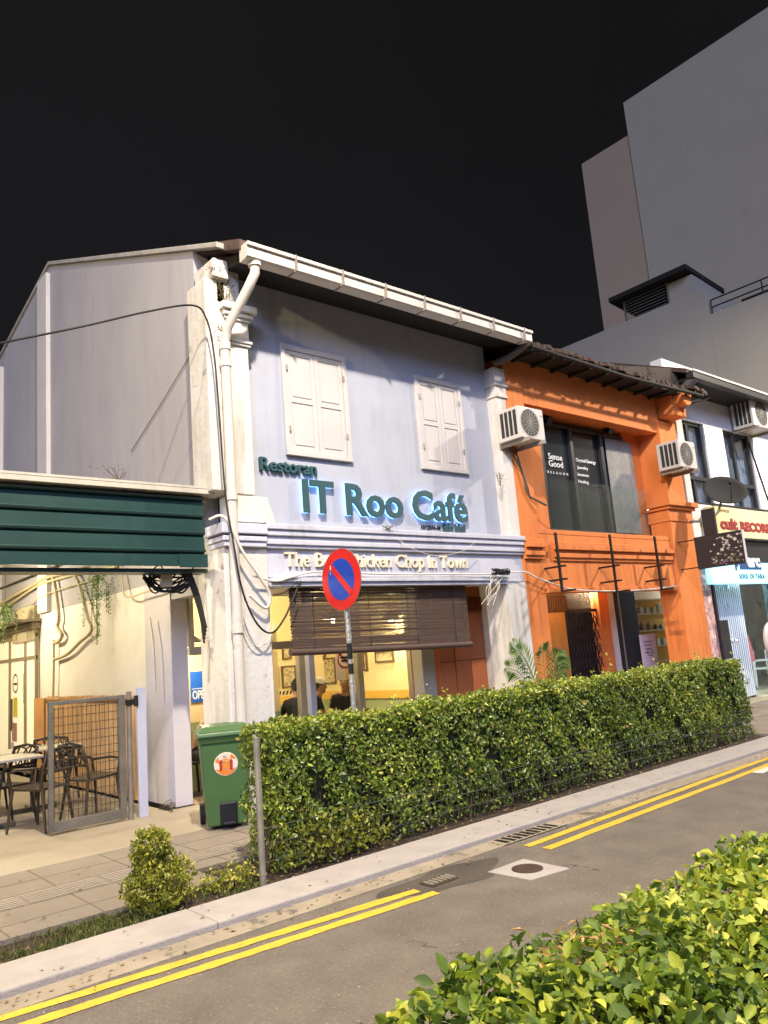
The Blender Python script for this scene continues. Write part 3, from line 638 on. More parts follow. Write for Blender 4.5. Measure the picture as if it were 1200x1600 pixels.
# spotlights above the window
def spot(px, py, label):
    p = ay(px, py, YG-.12); t = thing('spotlight', label, 'spotlight', p, 'spotlights above the upstairs window'); b = MB()
    b.tube([(p.x, YG-.02, p.z), (p.x, p.y, p.z)], .02, 8); b.build('arm', blackm, t)
    b = MB(); b.tube([(p.x, p.y-.08, p.z-.05), (p.x, p.y+.06, p.z+.04)], [.075, .055], 14); b.build('lamp_head', blackm, t)
spot(853, 655, 'left black spotlight above the dark window beside the first air conditioner'); spot(949, 671, 'right black spotlight above the dark window, over the curtain edge')
# small wall lamp
p = ax(1011, 797, 13.42) if False else ay(1011, 797, YG-.1)
wl = thing('wall_lamp', 'small lit lamp glowing low on the right jamb of the orange window recess', 'wall lamp', p)
b = MB(); b.box(p.x-.05, p.x+.05, p.y, YG-.02, p.z-.05, p.z+.06); b.build('housing', orange, wl, bevel=.01)
b = MB(); b.ball((p.x, p.y-.035, p.z-.01), .045, 10, 6); b.build('bulb', emit('small_warm_bulb', (1, .9, .7), 14), wl)
bulb('wall_lamp_light', (p.x, p.y-.12, p.z), 2.5, (1, .8, .5), .04, wl)
# black standoff brackets of a missing signboard
def bracket(px0, py0, px1, py1, label):
    A = ay(px0, py0, 7.22); B = ay(px1, py1, 7.22); X = (A.x+B.x)/2
    t = thing('sign_bracket', label, 'bracket', (X, 7.5, 2.3), 'black steel brackets across the orange frieze')
    b = MB(); b.box(X-.016, X+.016, 7.205, 7.237, B.z, A.z); b.build('upright', blackm, t)
    for zz in (A.z-.52, B.z+.16): b = MB(); b.box(X-.015, X+.015, 7.237, 7.50, zz-.014, zz+.014); b.box(X-.04, X+.04, 7.12, 7.205, zz-.012, zz+.014); b.build('arm', blackm, t)
    b = MB(); b.box(X-.014, X+.05, 7.0, 7.24, B.z-.03, B.z-.002); b.build('foot', blackm, t)
bracket(865, 832, 881, 922, 'leftmost of the three thin black brackets standing off the orange frieze')
bracket(949, 835, 967, 923, 'middle one of the three thin black brackets standing off the orange frieze')
bracket(1020, 838, 1036, 920, 'rightmost of the three thin black brackets standing off the orange frieze')
# ground floor behind arcade
Yb = 8.8
def X8(px, py=1000): return ay(px, py, Yb).x
b = MB(); b.box(9.65, X8(887), Yb, Yb+.06, 0, 2.02); tdoor = b.build('timber_door', oak, org)
b = MB()
for i in range(3):
    w_ = (X8(887)-9.75)/3; b.box(9.78+i*w_, 9.78+(i+1)*w_-.06, Yb-.02, Yb, .2, 1.15); b.box(9.78+i*w_, 9.78+(i+1)*w_-.06, Yb-.02, Yb, 1.22, 1.95)
b.build('door_panel', oak, tdoor, bevel=.006)
b = MB()
for i in range(31): b.box(9.72+i*.07, 9.76+i*.07, Yb-.01, Yb+.03, 2.03, 2.32)
b.box(9.65, X8(888), Yb+.03, Yb+.05, 2.03, 2.4); b.box(9.65, X8(888), Yb-.02, Yb+.03, 2.32, 2.36)
b.build('louvre', M('dark_louvre', '#5a3a1c', .7, .2, 8), tdoor)
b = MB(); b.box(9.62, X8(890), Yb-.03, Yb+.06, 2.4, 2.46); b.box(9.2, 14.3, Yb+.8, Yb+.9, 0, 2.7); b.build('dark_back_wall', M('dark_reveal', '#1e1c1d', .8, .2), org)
# scissor gate
sg = MB(); gx0, gx1 = X8(890)+.02, X8(940)-.05; nn = 9
for i in range(nn+1):
    x = gx0+(gx1-gx0)*i/nn; sg.box(x-.009, x+.009, Yb+.0, Yb+.012, .1, 2.0)
for i in range(nn):
    xa_, xc_ = gx0+(gx1-gx0)*i/nn, gx0+(gx1-gx0)*(i+1)/nn
    for k in range(7):
        za = .2+k*.25; sg.bar((xa_, Yb-.008, za), (xc_, Yb-.008, za+.22), .012); sg.bar((xa_, Yb-.02, za+.22), (xc_, Yb-.02, za), .012)
sg.box(gx0, gx1, Yb-.02, Yb+.03, 2.0, 2.06); sg.build('scissor_gate', M('gate_steel', '#37343a', .5, .2, 8, metal=.4), org)
b = MB(); mz = X8(925)
for i in range(16):
    for s in (1, -1):
        x = gx0+i*.07; b.bar((x, Yb+.03, 2.08), (x+.35*s, Yb+.03, 2.43), .006)
b.build('mesh_transom', steel, org)
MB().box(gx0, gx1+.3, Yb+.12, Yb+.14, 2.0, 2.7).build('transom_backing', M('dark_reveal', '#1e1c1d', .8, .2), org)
MB().box(9.62, 14.3, 8.11, 9.6, 2.62, 2.68).build('arcade_ceiling', M('arcade_ceiling_paint', '#8a5a3a', .8), org)
b = MB(); b.box(X8(937), X8(952), 8.72, Yb+.1, 0, 2.6); b.build('party_pier', orange, org)
b = MB(); b.box(X8(952)+.01, X8(962), 8.73, Yb+.1, 0, 2.6); b.build('white_door_jamb', white, org)
b = MB(); b.box(X8(963)+.02, X8(997), 8.74, Yb+.1, 0, 2.6); dd = b.build('dark_door', darkfr, org, bevel=.01)
b = MB(); b.box(X8(969), X8(970.5), 8.725, 8.74, 0, 2.6); b.build('edge_strip', alu, dd)
# lit display at the right of the ground floor
xs0, xs1 = X8(994), X8(1048)
dis = thing('display_shelf', 'bright yellow lit shelves of small goods inside the ground floor of the orange building', 'shelf', (xs0, 9.2, 0))
b = MB(); b.box(xs0-.1, xs1+1.6, 9.30, 9.34, 0, 2.6); b.build('back_panel', M('warm_panel', '#d99a30', .6, .1), dis)
b = MB()
for zz in (.9, 1.22, 1.55, 1.9, 2.2): b.box(xs0, xs1+1.2, 9.08, 9.3, zz, zz+.025)
b.build('shelf_board', M('pale_shelf', '#d8c69a', .5), dis)
pal = [M('goods_cream', '#e0d8c4', .6), M('goods_amber', '#b8742a', .5), M('goods_pale', '#cfc2a0', .6), M('goods_grey', '#8a8a90', .5)]
k = 0
for zz in (1.245, 1.575, 1.925):
    for i in range(7):
        x = xs0+.08+i*.26+random.uniform(-.03, .03); h = random.uniform(.10, .22); o = MB(); r = random.uniform(.035, .06)
        if (i+k) % 2: o.lathe([(r, zz), (r*1.05, zz+h*.6), (r*.5, zz+h*.8), (r*.45, zz+h)], x, 9.17, 12)
        else: o.box(x-r*1.2, x+r*1.2, 9.12, 9.2, zz, zz+h)
        o = o.build('package' if not (i+k) % 2 else 'jar', pal[(i*3+k) % 4])
        rowname = {1.245: 'lowest', 1.575: 'middle', 1.925: 'top'}[zz]
        ordn = ['first', 'second', 'third', 'fourth', 'fifth', 'sixth', 'seventh'][i]
        tag(o, f'{ordn} small item from the left on the {rowname} lit shelf of the orange building', 'jar' if (i+k) % 2 else 'package', 'goods on the lit shelves')
        k += 1
ps = thing('poster_stand', 'pale pink poster board with dark script in front of the lit shelves', 'poster', (X8(1012), 8.6, 0))
a = ay(1000, 992, 8.6); c = ay(1030, 1040, 8.6); b = MB(); b.box(a.x, c.x, 8.6, 8.63, .3, a.z); b.build('board', M('pink_board', '#d6c6c8', .6, .05), ps)
b = MB(); 
for i in range(4): b.box(a.x+.1, a.x+.1+random.uniform(.15, .32), 8.595, 8.599, a.z-.15-i*.07, a.z-.135-i*.07)
cm = MB(); ring_y(cm, (a.x+c.x)/2, 8.594, c.z+.28, .06, .075, sq=1.5); b.add(cm.v, cm.f); b.build('script', M('plum_ink', '#4a3050', .6), ps)
cl = thing('ceiling_lamp', 'flat lamp under the ceiling above the lit shelves of the orange building', 'lamp', (12.6, 8.9, 2.6))
b = MB(); b.box(12.3, 13.0, 8.85, 8.95, 2.6, 2.64); b.build('lens', emit('tube_lens', (1, .85, .6), 6), cl); bulb('shelf_light', (12.65, 8.9, 2.5), 170, (1, .82, .5), .1, cl)
al = thing('ceiling_lamp', 'added unseen warm lamp under the arcade ceiling brightening the timber door of the orange building', 'lamp', (11.0, 8.2, 2.5))  # extra lamp with no seen source, added to lift the dark doorway
MB().lathe([(.09, 2.62), (.09, 2.66)], 11.0, 8.2, 16).build('lens', emit('tube_lens', (1, .85, .6), 6), al); bulb('arcade_fill_light', (11.0, 8.2, 2.5), 26, (1, .84, .6), .1, al)
# roof with ragged eaves
b = MB()
for i in range(58):
    x0 = 9.2+i*.094; dz = random.uniform(-.03, .03); e = 6.98+random.uniform(-.06, .06)
    if i > 50: e -= .10
    b.prism([(e, 6.03+dz*.4), (13.0, 8.2), (13.0, 8.26), (e, 6.09+dz*.4)], 0, x0, x0+.088)
b.build('roof', roofm, org)
b = MB(); b.prism([(7.05, 5.98), (7.5, 6.0), (7.5, 6.16), (7.05, 6.04)], 0, 9.2, 14.5)
for i in range(10): b.box(9.4+i*.5, 9.45+i*.5, 6.98, 7.5, 5.94, 5.99)
b.tube([(9.2, 6.93, 5.97), (11.8, 6.95, 5.94), (14.4, 6.9, 5.98)], .035, 8); b.build('soffit', dark, org)
b = MB(); b.tube([(9.12, 6.9, 6.0), (9.0, 7.2, 5.85), (8.95, 7.45, 5.83)], .06, 8); b.build('pipe_stub', M('dirty_pipe', '#4b4540', .8, .2), org)

# ================================================================== WHITE SHOPHOUSE
wh = thing('white_shophouse', 'white two storey shophouse with black framed windows, at the right edge beyond the orange building', 'building', (14.4, 7.6, 0))
WX0, WX1, WY = 14.36, 26.0, 7.62
WTOP = 6.62
def wx(px, py): return ay(px, py, WY)
wins = [(14.62, 15.72), (16.55, 17.85), (19.2, 20.4), (21.6, 22.8)]
wzb, wzt = 4.0, 5.78
b = MB()
xs = [WX0]+[v for w_ in wins for v in w_]+[WX1]
for i in range(0, len(xs), 2): b.box(xs[i], xs[i+1], WY, WY+.25, wzb, wzt)
b.box(WX0, WX1, WY, WY+.25, wzt, 7.0); b.box(WX0, WX1, WY, WY+.25, 2.75, wzb)
b.build('front_wall', M('whitewash', '#cfcdd0', .8, .05, 2, .15, 12), wh)
b = MB(); b.box(14.06, 14.35, 7.62, 18, 2.7, 6.3); b.prism([(7.3, 6.0), (7.3, WTOP), (13.3, WTOP+2.35), (13.3, 6.0)], 0, 14.05, 14.3); b.build('side_wall', M('stained_party_wall', '#6f675c', .9, .2, 1.5, .3, 8, stain='#4a4239', sth=.52, sscale=1.2), wh)
b = MB(); b.box(14.36, 14.6, 7.5, 7.62, 3.95, 5.9); b.build('pilaster', white, wh, bevel=.008)
for j, (x0, x1) in enumerate(wins):
    f = MB(); y0, y1 = WY+.06, WY+.12
    f.box(x0, x0+.07, y0, y1, wzb, wzt); f.box(x1-.09, x1, y0-.02, y1, wzb, wzt); f.box(x0+.07, x1-.09, y0, y1, wzt-.07, wzt); f.box(x0+.07, x1-.09, y0, y1, wzb, wzb+.06)
    xm = x0+(x1-x0)*.42; f.box(xm-.045, xm+.045, y0-.01, y1, wzb+.06, wzt-.07); f.box(x0+.07, x1-.09, y0-.03, y1, 4.52, 4.6)
    fo = f.build('window', darkfr, wh, bevel=.004)
    g = MB(); g.box(x0+.06, x1-.06, y1-.02, y1-.012, wzb, wzt); g.build('pane', glass('window_glass', (.75, .8, .85), .3), fo)
    c_ = MB(); n = 50; T_ = []; B_ = []
    for i in range(n+1):
        x = x0+(x1-x0)*i/n; y = WY+.19+.025*math.sin(i*.9+math.sin(i*.31)*2); T_.append((x, y, wzt)); B_.append((x, y, wzb))
    c_.add(T_+B_, [(i, n+1+i, n+2+i, i+1) for i in range(n)], True); c_.build('curtain', M('pale_curtain', '#9aa0a8', .8, .12, 4), fo)
A = ay(1022, 563, 6.95); Bp = ay(1200, 618, 6.95); print('white eave', A, Bp)
ez = (A.z+Bp.z)/2
b = MB(); b.box(14.15, 26, 6.9, 7.05, ez-.14, ez); b.prism([(6.9, 0), (7.05, 0), (7.3, .0), (7.3, .1)], 0, 0, .0) if False else None; b.build('gutter', M('black_gutter', '#2a2a2e', .5), wh, bevel=.006)
b = MB(); b.box(14.15, 26, 6.88, 6.905, ez-.01, ez+.03); b.build('gutter_lip', pvc, wh)
b = MB(); b.prism([(7.0, ez-.03), (13.3, ez+2.6), (13.3, ez+2.7), (7.0, ez+.06)], 0, 14.1, 26); b.build('roof', roofm, wh)
b = MB(); b.box(14.3, 26, 7.05, WY, ez-.12, ez-.05); b.build('soffit', dark, wh)
b = MB(); b.tube([(14.3, 6.97, ez-.1), (14.2, 7.2, ez-.35), (14.0, 7.45, ez-.42)], .1, 10); b.build('gutter_outlet', M('dirty_outlet', '#4b4745', .7, .2), wh)
b = MB(); b.tube([(17.6, 7.55, ez-.9), (18.05, 7.55, 4.4), (18.3, 7.55, 3.9)], .02, 6); b.build('cable', blackm, wh)
# cult sign
sgn = thing('shop_sign', 'long cream shop sign with dark red letters cult RECORDS on the white shophouse', 'sign', (15.3, 7.3, 3.3))
sy = 7.36; x0 = wx(1117, 800).x*sy/WY; b = MB(); b.box(x0, 21.5, sy, 7.6, 3.30, 3.93); b.build('sign_box', M('cream_sign_face', '#d5c89a', .6, .06, 1.2), sgn, bevel=.01)
b = MB(); b.box(x0-.02, 21.52, sy-.015, sy+.02, 3.935, 3.97); b.box(x0-.02, 21.52, sy-.015, sy+.02, 3.26, 3.295); b.build('frame', darkfr, sgn)
red = M('dark_red_letter', '#8e2f2c', .6)
def tsy(px, py): p = ay(px, py, sy); return p.x
b = MB(); text_on(b, 'cult', tsy(1126, 825), tsy(1152, 820), 3.47, .22, sy-.012, .012, .05); text_on(b, 'RECORDS', tsy(1157, 825), tsy(1212, 830), 3.46, .19, sy-.012, .012, .06); b.build('lettering', red, sgn)
b = MB(); text_on(b, 'THE RAZZLE', tsy(1124, 806), tsy(1141, 808), 3.82, .05, sy-.012, .012, .01); b.build('small_lettering', M('faded_letter', '#b09a70', .6), sgn)
# teal lit sign
ty = 7.45; p0 = ay(1108, 873, ty); p1 = ay(1187, 912, ty)
tl = thing('shop_sign', 'glowing pale turquoise sign reading SOUL OF TARA under the cream sign', 'sign', (p0.x, ty, p1.z))
z1, z0 = ay(1150, 868, ty).z, ay(1150, 912, ty).z; print('teal', p0, p1, z0, z1)
b = MB(); b.box(p0.x, p1.x+1.2, ty, ty+.12, z0, z1); b.build('light_box', emit('turquoise_lightbox', (.34, .80, .92), .95), tl, bevel=.01)
navy = M('navy_letter', '#2b4a78', .6)
def tt(px, py): return ay(px, py, ty).x
b = MB(); text_on(b, 'SOUL OF TARA', tt(1155, 900), tt(1194, 902), z0+.10, .10, ty-.012, .01, .012, spacing=1.3); b.build('lettering', M('slate_letter', '#2d3d45', .6), tl)
b = MB(); text_on(b, 'p', tt(1148, 885), tt(1154, 885), z0+.36, .24, ty-.012, .01, .05); b.box(tt(1156, 890), tt(1190, 890), ty-.008, ty-.003, z0+.29, z0+.66); b.build('emblem', navy, tl)
b = MB(); text_on(b, 'arc', tt(1168, 885), tt(1188, 886), z0+.36, .26, ty-.016, .006, .06); b.build('emblem_lettering', M('pale_letter', '#cfe4ee', .5), tl)
# ground floor front of white house
Yc = 8.9
def X9(px, py=980, y=Yc): return ay(px, py, y).x
b = MB(); b.box(14.36, WX1, 7.5, 8.1, 2.72, 2.98); b.box(15.35, WX1, 7.44, 7.5, 2.80, 3.24); b.build('lintel_and_shade_band', darkfr, wh)  # front box is an added dark strip standing in for shade at the lintel
b = MB(); b.box(14.37, 14.98, 7.62, 7.8, 0, 2.7); postw = b.build('poster_wall', M('pasted_poster_wall', '#b08a86', .7, .45, 9, stain='#e0c9bd', sth=.52, sscale=7), wh)
b = MB(); b.box(14.99, 15.07, 7.58, 7.85, 0, 2.7); b.box(14.95, 15.28, 7.53, 7.57, .9, 1.65); b.build('dark_trim', darkfr, wh)
b = MB(); xa_, xb_ = X9(1117), X9(1150)
sx0 = 15.09; sx1 = sx0+1.78; n = 34
for i in range(n):
    x = sx0+(sx1-sx0)*i/n; b.prism([(x, 8.0), (x+.026, 7.955), (x+.052, 8.0), (x+.052, 8.02), (x, 8.02)], 2, .05, 2.62)
fsh = b.build('folding_shutter', M('ribbed_shutter_paint', '#6f8798', .5, .12, 4), wh)
b = MB()
for i in range(20):
    x = sx0+.03+i*.088; b.box(x, x+.034, 7.92, 7.95, .05, 2.6)
b.build('lattice_bars', M('pale_lattice', '#cfd8de', .4, .05), fsh)
b = MB(); rs = random.Random(9)
for k in range(26): x = sx0+rs.uniform(.05, 1.6); z_ = rs.uniform(.2, 2.4); b.box(x, x+rs.uniform(.06, .2), 7.905, 7.915, z_, z_+rs.uniform(.03, .16))
b.build('sticker', M('mixed_stickers', '#8ea0a8', .5, .5, 9, stain='#e4e8ea', sth=.5, sscale=6), fsh)
b = MB(); b.box(sx1+.02, sx1+.12, 8.0, 8.1, 0, 2.62); b.box(18.35, 18.47, 8.0, 8.1, 0, 2.62); b.box(sx1+.02, 24, 8.0, 8.1, 2.4, 2.62); df = b.build('shop_frame', M('dark_teal_frame', '#20343a', .5), wh)
b = MB(); b.box(sx1+.12, 18.35, 8.04, 8.048, 0, 2.4); b.build('pane', clear, df)
b = MB(); b.box(14.4, 25.5, 10.6, 10.7, 0, 2.7); b.box(14.4, 25.5, 8.1, 10.6, 2.7, 2.75); b.box(18.6, 25.5, 8.04, 8.1, 0, 2.4); b.build('shop_interior', M('shop_interior_paint', '#8c9490', .8, .3, 1.6, stain='#4c5a3e', sth=.55, sscale=2.5), wh)
b = MB(); b.box(14.4, 25.5, 8.805, 10.6, -.2, .01); b.build('shop_floor', tiles, wh)
cl = thing('ceiling_lamp', 'cool white tube lamp under the arcade ceiling of the white shophouse', 'lamp', (17.5, 7.9, 2.6))
b = MB(); b.box(16.8, 18.2, 9.2, 9.25, 2.62, 2.66); b.build('lens', emit('cool_tube', (.85, .95, 1), 8), cl); bulb('cool_tube_light', (17.5, 9.2, 2.5), 240, (.8, .93, 1), .1, cl)
cl = thing('ceiling_lamp', 'second cool tube lamp, in front of the door of the white shophouse', 'lamp', (17.5, 7.5, 2.6))
b = MB(); b.box(17.0, 18.0, 7.75, 7.79, 2.64, 2.68); b.build('lens', emit('cool_tube', (.85, .95, 1), 8), cl); bulb('cool_front_light', (17.5, 7.72, 2.5), 26, (.8, .93, 1), .1, cl)
# pink garment + goods inside
t = thing('garment', 'salmon pink garment hanging behind the glass door of the white shophouse', 'garment', (17.3, 8.6, .6))
p = ay(1168, 1012, 8.4)
b = MB(); b.hull([(p.x-.24, 8.36, p.z-.32), (p.x+.24, 8.36, p.z-.32), (p.x+.24, 8.46, p.z-.32), (p.x-.24, 8.46, p.z-.32)], [(p.x-.12, 8.38, p.z+.28), (p.x+.12, 8.38, p.z+.28), (p.x+.12, 8.44, p.z+.28), (p.x-.12, 8.44, p.z+.28)]); b.build('cloth', M('salmon_cloth', '#c5606a', .8), t, bevel=.03)
b = MB(); b.tube([(p.x, 8.41, p.z+.27), (p.x+.03, 8.41, p.z+.38), (p.x, 8.41, p.z+.42)], .01, 6); b.build('hanger', steel, t)
# convex mirror with white rim at the right edge
p = ay(1208, 1000, 6.6); mr = thing('convex_mirror', 'round mirror with thick white rim at the right edge of the picture', 'mirror', (p.x, 6.6, 0))
b = MB(); R_ = .30; n = 32
b.tube([(p.x+R_*math.cos(2*math.pi*k/n), 6.6, p.z+R_*math.sin(2*math.pi*k/n)) for k in range(n+1)], .045, 8, cap=False); b.build('rim', white, mr)
b = MB(); b.ball((p.x, 6.61, p.z), (R_, .07, R_), 24, 10); b.build('glass', M('mirror_glass', '#b9b3a8', .06, .02, metal=1), mr)
b = MB(); b.tube([(p.x+.15, 6.7, 0), (p.x+.15, 6.7, p.z)], .03, 8); b.build('post', steel, mr)

# air conditioners
def aircon(x0, x1, z0, z1, yf, yw, label):
    t = thing('air_conditioner', label, 'air conditioner', ((x0+x1)/2, (yf+yw)/2, z0), 'outdoor air conditioner units on the facades')
    b = MB(); b.box(x0, x1, yf, yw-.05, z0, z1); b.build('casing', pvc, t, bevel=.012)
    w_, h_ = x1-x0, z1-z0; cx, cz = x0+w_*.42, (z0+z1)/2; r = min(w_*.36, h_*.44)
    b = MB(); 
    for k in range(1, 7): ring_y(b, cx, yf-.014, cz, r*k/6-.004, r*k/6+.003, 28)
    for k in range(16):
        a_ = 2*math.pi*k/16; b.bar((cx, yf-.012, cz), (cx+r*math.cos(a_), yf-.012, cz+r*math.sin(a_)), .006)
    b.build('fan_grille', M('grille_plastic', '#7f7c76', .5), t)
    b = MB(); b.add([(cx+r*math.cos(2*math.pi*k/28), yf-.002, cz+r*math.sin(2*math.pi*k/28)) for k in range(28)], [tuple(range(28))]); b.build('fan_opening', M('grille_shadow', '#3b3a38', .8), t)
    b = MB()
    for k in range(4):
        ya = yf+.05+k*(yw-yf-.15)/4; b.box(x0-.006, x0-.001, ya, ya+(yw-yf-.2)/5, z0+.06, z1-.05)
    b.build('side_vent', M('vent_dark', '#2c2b2a', .8), t)
    b = MB(); b.box(x1-w_*.14, x1-.02, yf-.004, yf-.001, z1-.12, z1-.09); b.build('badge', M('badge_grey', '#8c8f94', .4), t)
    b = MB()
    for xx in (x0+.08, x1-.12): b.box(xx, xx+.04, yf-.06, yw, z0-.06, z0-.005);
    b.build('bracket', M('rusted_white_bracket', '#8f857a', .7, .2, 10, stain='#5a4030', sth=.6, sscale=8), t)
    return t
aircon(8.84, 9.42, 4.52, 5.01, 7.02, 7.5, 'weathered white air conditioner unit between the pale grey house and the orange house')
aircon(13.32, 13.93, 4.48, 5.0, 6.98, 7.48, 'white air conditioner unit on the right pillar of the orange house')
p = ay(1178, 640, 7.1); aircon(p.x-.1, p.x+.95, p.z-.36, p.z+.30, 7.1, 7.62, 'white air conditioner unit high on the white house at the right edge of the picture')
# pipes under air conditioners
cb = MB(); cb.tube([(9.05, 7.45, 4.5), (9.3, 7.46, 4.2), (9.42, 7.47, 3.9), (9.45, 7.47, 3.75), (9.75, 7.4, 3.62)], .018, 6); cb.tube([(9.2, 7.45, 4.5), (9.34, 7.46, 4.1), (9.4, 7.47, 3.8)], .014, 6)
tag(cb.build('hose', M('grey_hose', '#4d4640', .7)), 'dark hoses hanging under the first air conditioner on the orange pillar', 'hose')
# satellite dish
p = ay(1133, 765, 6.75)
sd_ = thing('satellite_dish', 'dark grey satellite dish on a bent arm at the corner of the orange pillar', 'satellite dish', (13.95, 7.4, p.z-.5))
n = 36; rr = .40; dn = Vector((-.22, -.60, -.78)).normalized() if False else Vector((-.5, -.55, .5)).normalized()
q = dn.to_track_quat('Z', 'Y').to_matrix()
vs = []; 
for j, (rj, h) in enumerate([(0, -.07), (.5, -.052), (.8, -.026), (1, 0), (1.02, -.006), (.8, -.04), (.5, -.066), (0, -.085)]):
    for k in range(n):
        t_ = 2*math.pi*k/n; vs.append(Vector(p)+q @ Vector((rj*rr*math.cos(t_), rj*rr*.9*math.sin(t_), h)))
b = MB(); b.add(vs, [(j*n+k, j*n+(k+1) % n, (j+1)*n+(k+1) % n, (j+1)*n+k) for j in range(7) for k in range(n)], True); b.build('dish', M('dish_grey', '#161414', .85, .1), sd_)
a1 = ay(1078, 815, 7.3); a2 = ay(1108, 815, 7.1); b = MB(); b.tube([tuple(a1), tuple(a2), tuple(ay(1122, 800, 6.9)), tuple(Vector(p)+q @ Vector((0, 0, -.1)))], .022, 8); b.build('mount', steel, sd_)
e_ = Vector(p)+q @ Vector((0, -.1, .30)); b = MB(); b.tube([Vector(p)+q @ Vector((0, -.33, 0)), e_], .008, 6); b.tube([e_, e_+q @ Vector((0, .02, -.06))], .025, 8); b.build('receiver_arm', blackm, sd_)
# flag signboard facing along the street
fx = 13.6
def fp(px, py): v = ax(px, py, fx); return (v.y, v.z)
q4 = [fp(1084, 840), fp(1158, 829), fp(1165, 872), fp(1091, 890)]
fs_ = thing('flag_sign', 'black projecting signboard printed with small pale drawings beside the orange pillar', 'sign', (fx, 7.3, 2.4))
y0 = max(q4[0][0], q4[3][0]); y1 = (q4[1][0]+q4[2][0])/2; z1 = q4[0][1]; z0 = q4[3][1]; print('flag', q4)
b = MB(); b.box(fx, fx+.05, y1, y0, z0, z1); b.build('board', M('board_black', '#2a2527', .5, .1), fs_, bevel=.004)
u = [fp(1094, 797), fp(1114, 795), fp(1116, 835)]
b = MB(); b.box(fx+.01, fx+.06, u[1][0], u[0][0], z1, u[0][1]); b.build('upper_board', MATS['board_black'], fs_, bevel=.004)
b = MB(); b.box(fx-.004, fx+.054, y1-.012, y1, z0, z1); b.build('edge_trim', white, fs_)
b = MB()
for zz in (z0+.04, z1-.04): b.box(fx+.01, fx+.03, y0, 7.5, zz-.01, zz+.01)
b.build('bracket', blackm, fs_)
for ci, (nm, colr) in enumerate([('pale_print', '#b9b1a4'), ('olive_print', '#77704a'), ('mauve_print', '#6d5470')]):
    b = MB(); rs = random.Random(11+ci)
    for k in range([46, 16, 9][ci]):
        u_ = rs.betavariate(2.2, 1.5); v_ = rs.uniform(.08, .92) if ci == 0 else rs.uniform(.05, .45)
        yy = y0+(y1-y0)*(.28+.7*u_); zz = z0+(z1-z0)*v_; s_ = rs.uniform(.012, .042); m_ = rs.choice([3, 4, 5, 8]); ph = rs.uniform(0, 6); el = rs.uniform(.3, 1)
        b.add([(fx-.003-ci*.001, yy+s_*math.cos(ph+2*math.pi*i/m_), zz+s_*el*math.sin(ph+2*math.pi*i/m_)) for i in range(m_)], [tuple(range(m_))])
    b.build('printed_drawing', M(nm, colr, .6, .2, 9), fs_)
# white chairs far right
def plain_chair(loc, rot, label):
    t = thing('chair', label, 'chair', loc, 'white chairs outside the white shophouse'); t.rotation_euler.z = rot; m_ = M('white_chair_paint', '#dad5cf', .5)
    MB().box(-.22, .22, -.22, .22, .42, .46).build('seat', m_, t, .006, world=False)
    MB().box(-.22, .22, .19, .22, .68, .86).build('backrest', m_, t, .01, world=False)
    for sx_ in (-1, 1):
        MB().bar((sx_*.20, -.2, .42), (sx_*.21, -.21, 0), .04).build('leg', m_, t, world=False); MB().bar((sx_*.20, .2, .86), (sx_*.21, .22, 0), .04).build('leg', m_, t, world=False)
        MB().box(sx_*.22-.02, sx_*.22+.02, -.2, .19, .62, .65).build('armrest', m_, t, world=False)
p = az(1166, 1072, 0); plain_chair((p.x-.2, p.y-.6, 0), .5, 'white chair just past the end of the long hedge, the left one')
p = az(1192, 1068, 0); plain_chair((p.x-.2, p.y-.6, 0), -.3, 'white chair nearer the right edge, right of the other white chair')

# ================================================================== BACKGROUND TOWER AND BLOCK
towm = M('tower_render', '#ada28c', .9, .05, .15, streak=.15, streakc='#8a8078'); towm2 = M('tower_render_pink', '#ab947c', .9, .04, .15)
tw = thing('tower_block', 'tall blank grey tower rising into the night sky at the upper right', 'building', (40, 10, 0))
b = MB(); b.box(30, 46, -14, 15.9, 0, 25.1); b.build('main_wall', towm, tw)
b = MB(); b.box(30.05, 46, 15.91, 18.45, 0, 23.5); b.build('side_wing', towm2, tw)
lb = thing('apartment_block', 'dark grey block with stepped roof terrace and canopy below the tall tower', 'building', (27, 14, 0))
k_ = 1.2; XB = 24.0
pa = ax(890, 540, XB); pb = ax(1100, 450, XB); pc = ax(1108, 492, XB); pd = ax(1200, 446, XB); print('block', pa, pb, pc, pd)
b = MB(); b.box(XB, 29.9, pb.y, pa.y+6, 0, (pa.z+pb.z)/2); b.build('high_wall', M('block_render', '#969085', .9, .07, .4), lb)
b = MB(); b.box(XB+.3, 29.9, -8, pb.y-.005, 0, pc.z-.45); b.box(XB, XB+.15, -8, pb.y-.005, 0, pc.z); b.build('low_wall', MATS['block_render'], lb)
ca = ax(955, 466, XB); cb_ = ax(1075, 412, XB); b = MB(); zt = (pa.z+pb.z)/2
b.hull([(XB-.2, cb_.y, cb_.z-.22), (XB+2.4, cb_.y, cb_.z-.45), (XB+2.4, ca.y, cb_.z-.45), (XB-.2, ca.y, cb_.z-.22)], [(XB-.2, cb_.y, cb_.z-.05), (XB+2.4, cb_.y, cb_.z-.28), (XB+2.4, ca.y, cb_.z-.28), (XB-.2, ca.y, cb_.z-.05)]); b.build('canopy', dark, lb)
b = MB(); b.box(XB+.2, XB+2.3, cb_.y+.05, cb_.y+.9, zt, cb_.z-.3); b.build('roof_hut', MATS['block_render'], lb)
b = MB()
for i in range(9): b.box(XB+.15, XB+.17, cb_.y+1.0, ca.y-.4, zt+.1+i*.11, zt+.12+i*.11)
b.box(XB+.16, XB+.2, cb_.y+.9, cb_.y+.96, zt, cb_.z-.25); b.box(XB+.16, XB+.2, ca.y-.4, ca.y-.34, zt, cb_.z-.25); b.build('louvre_screen', steel, lb)
b = MB()
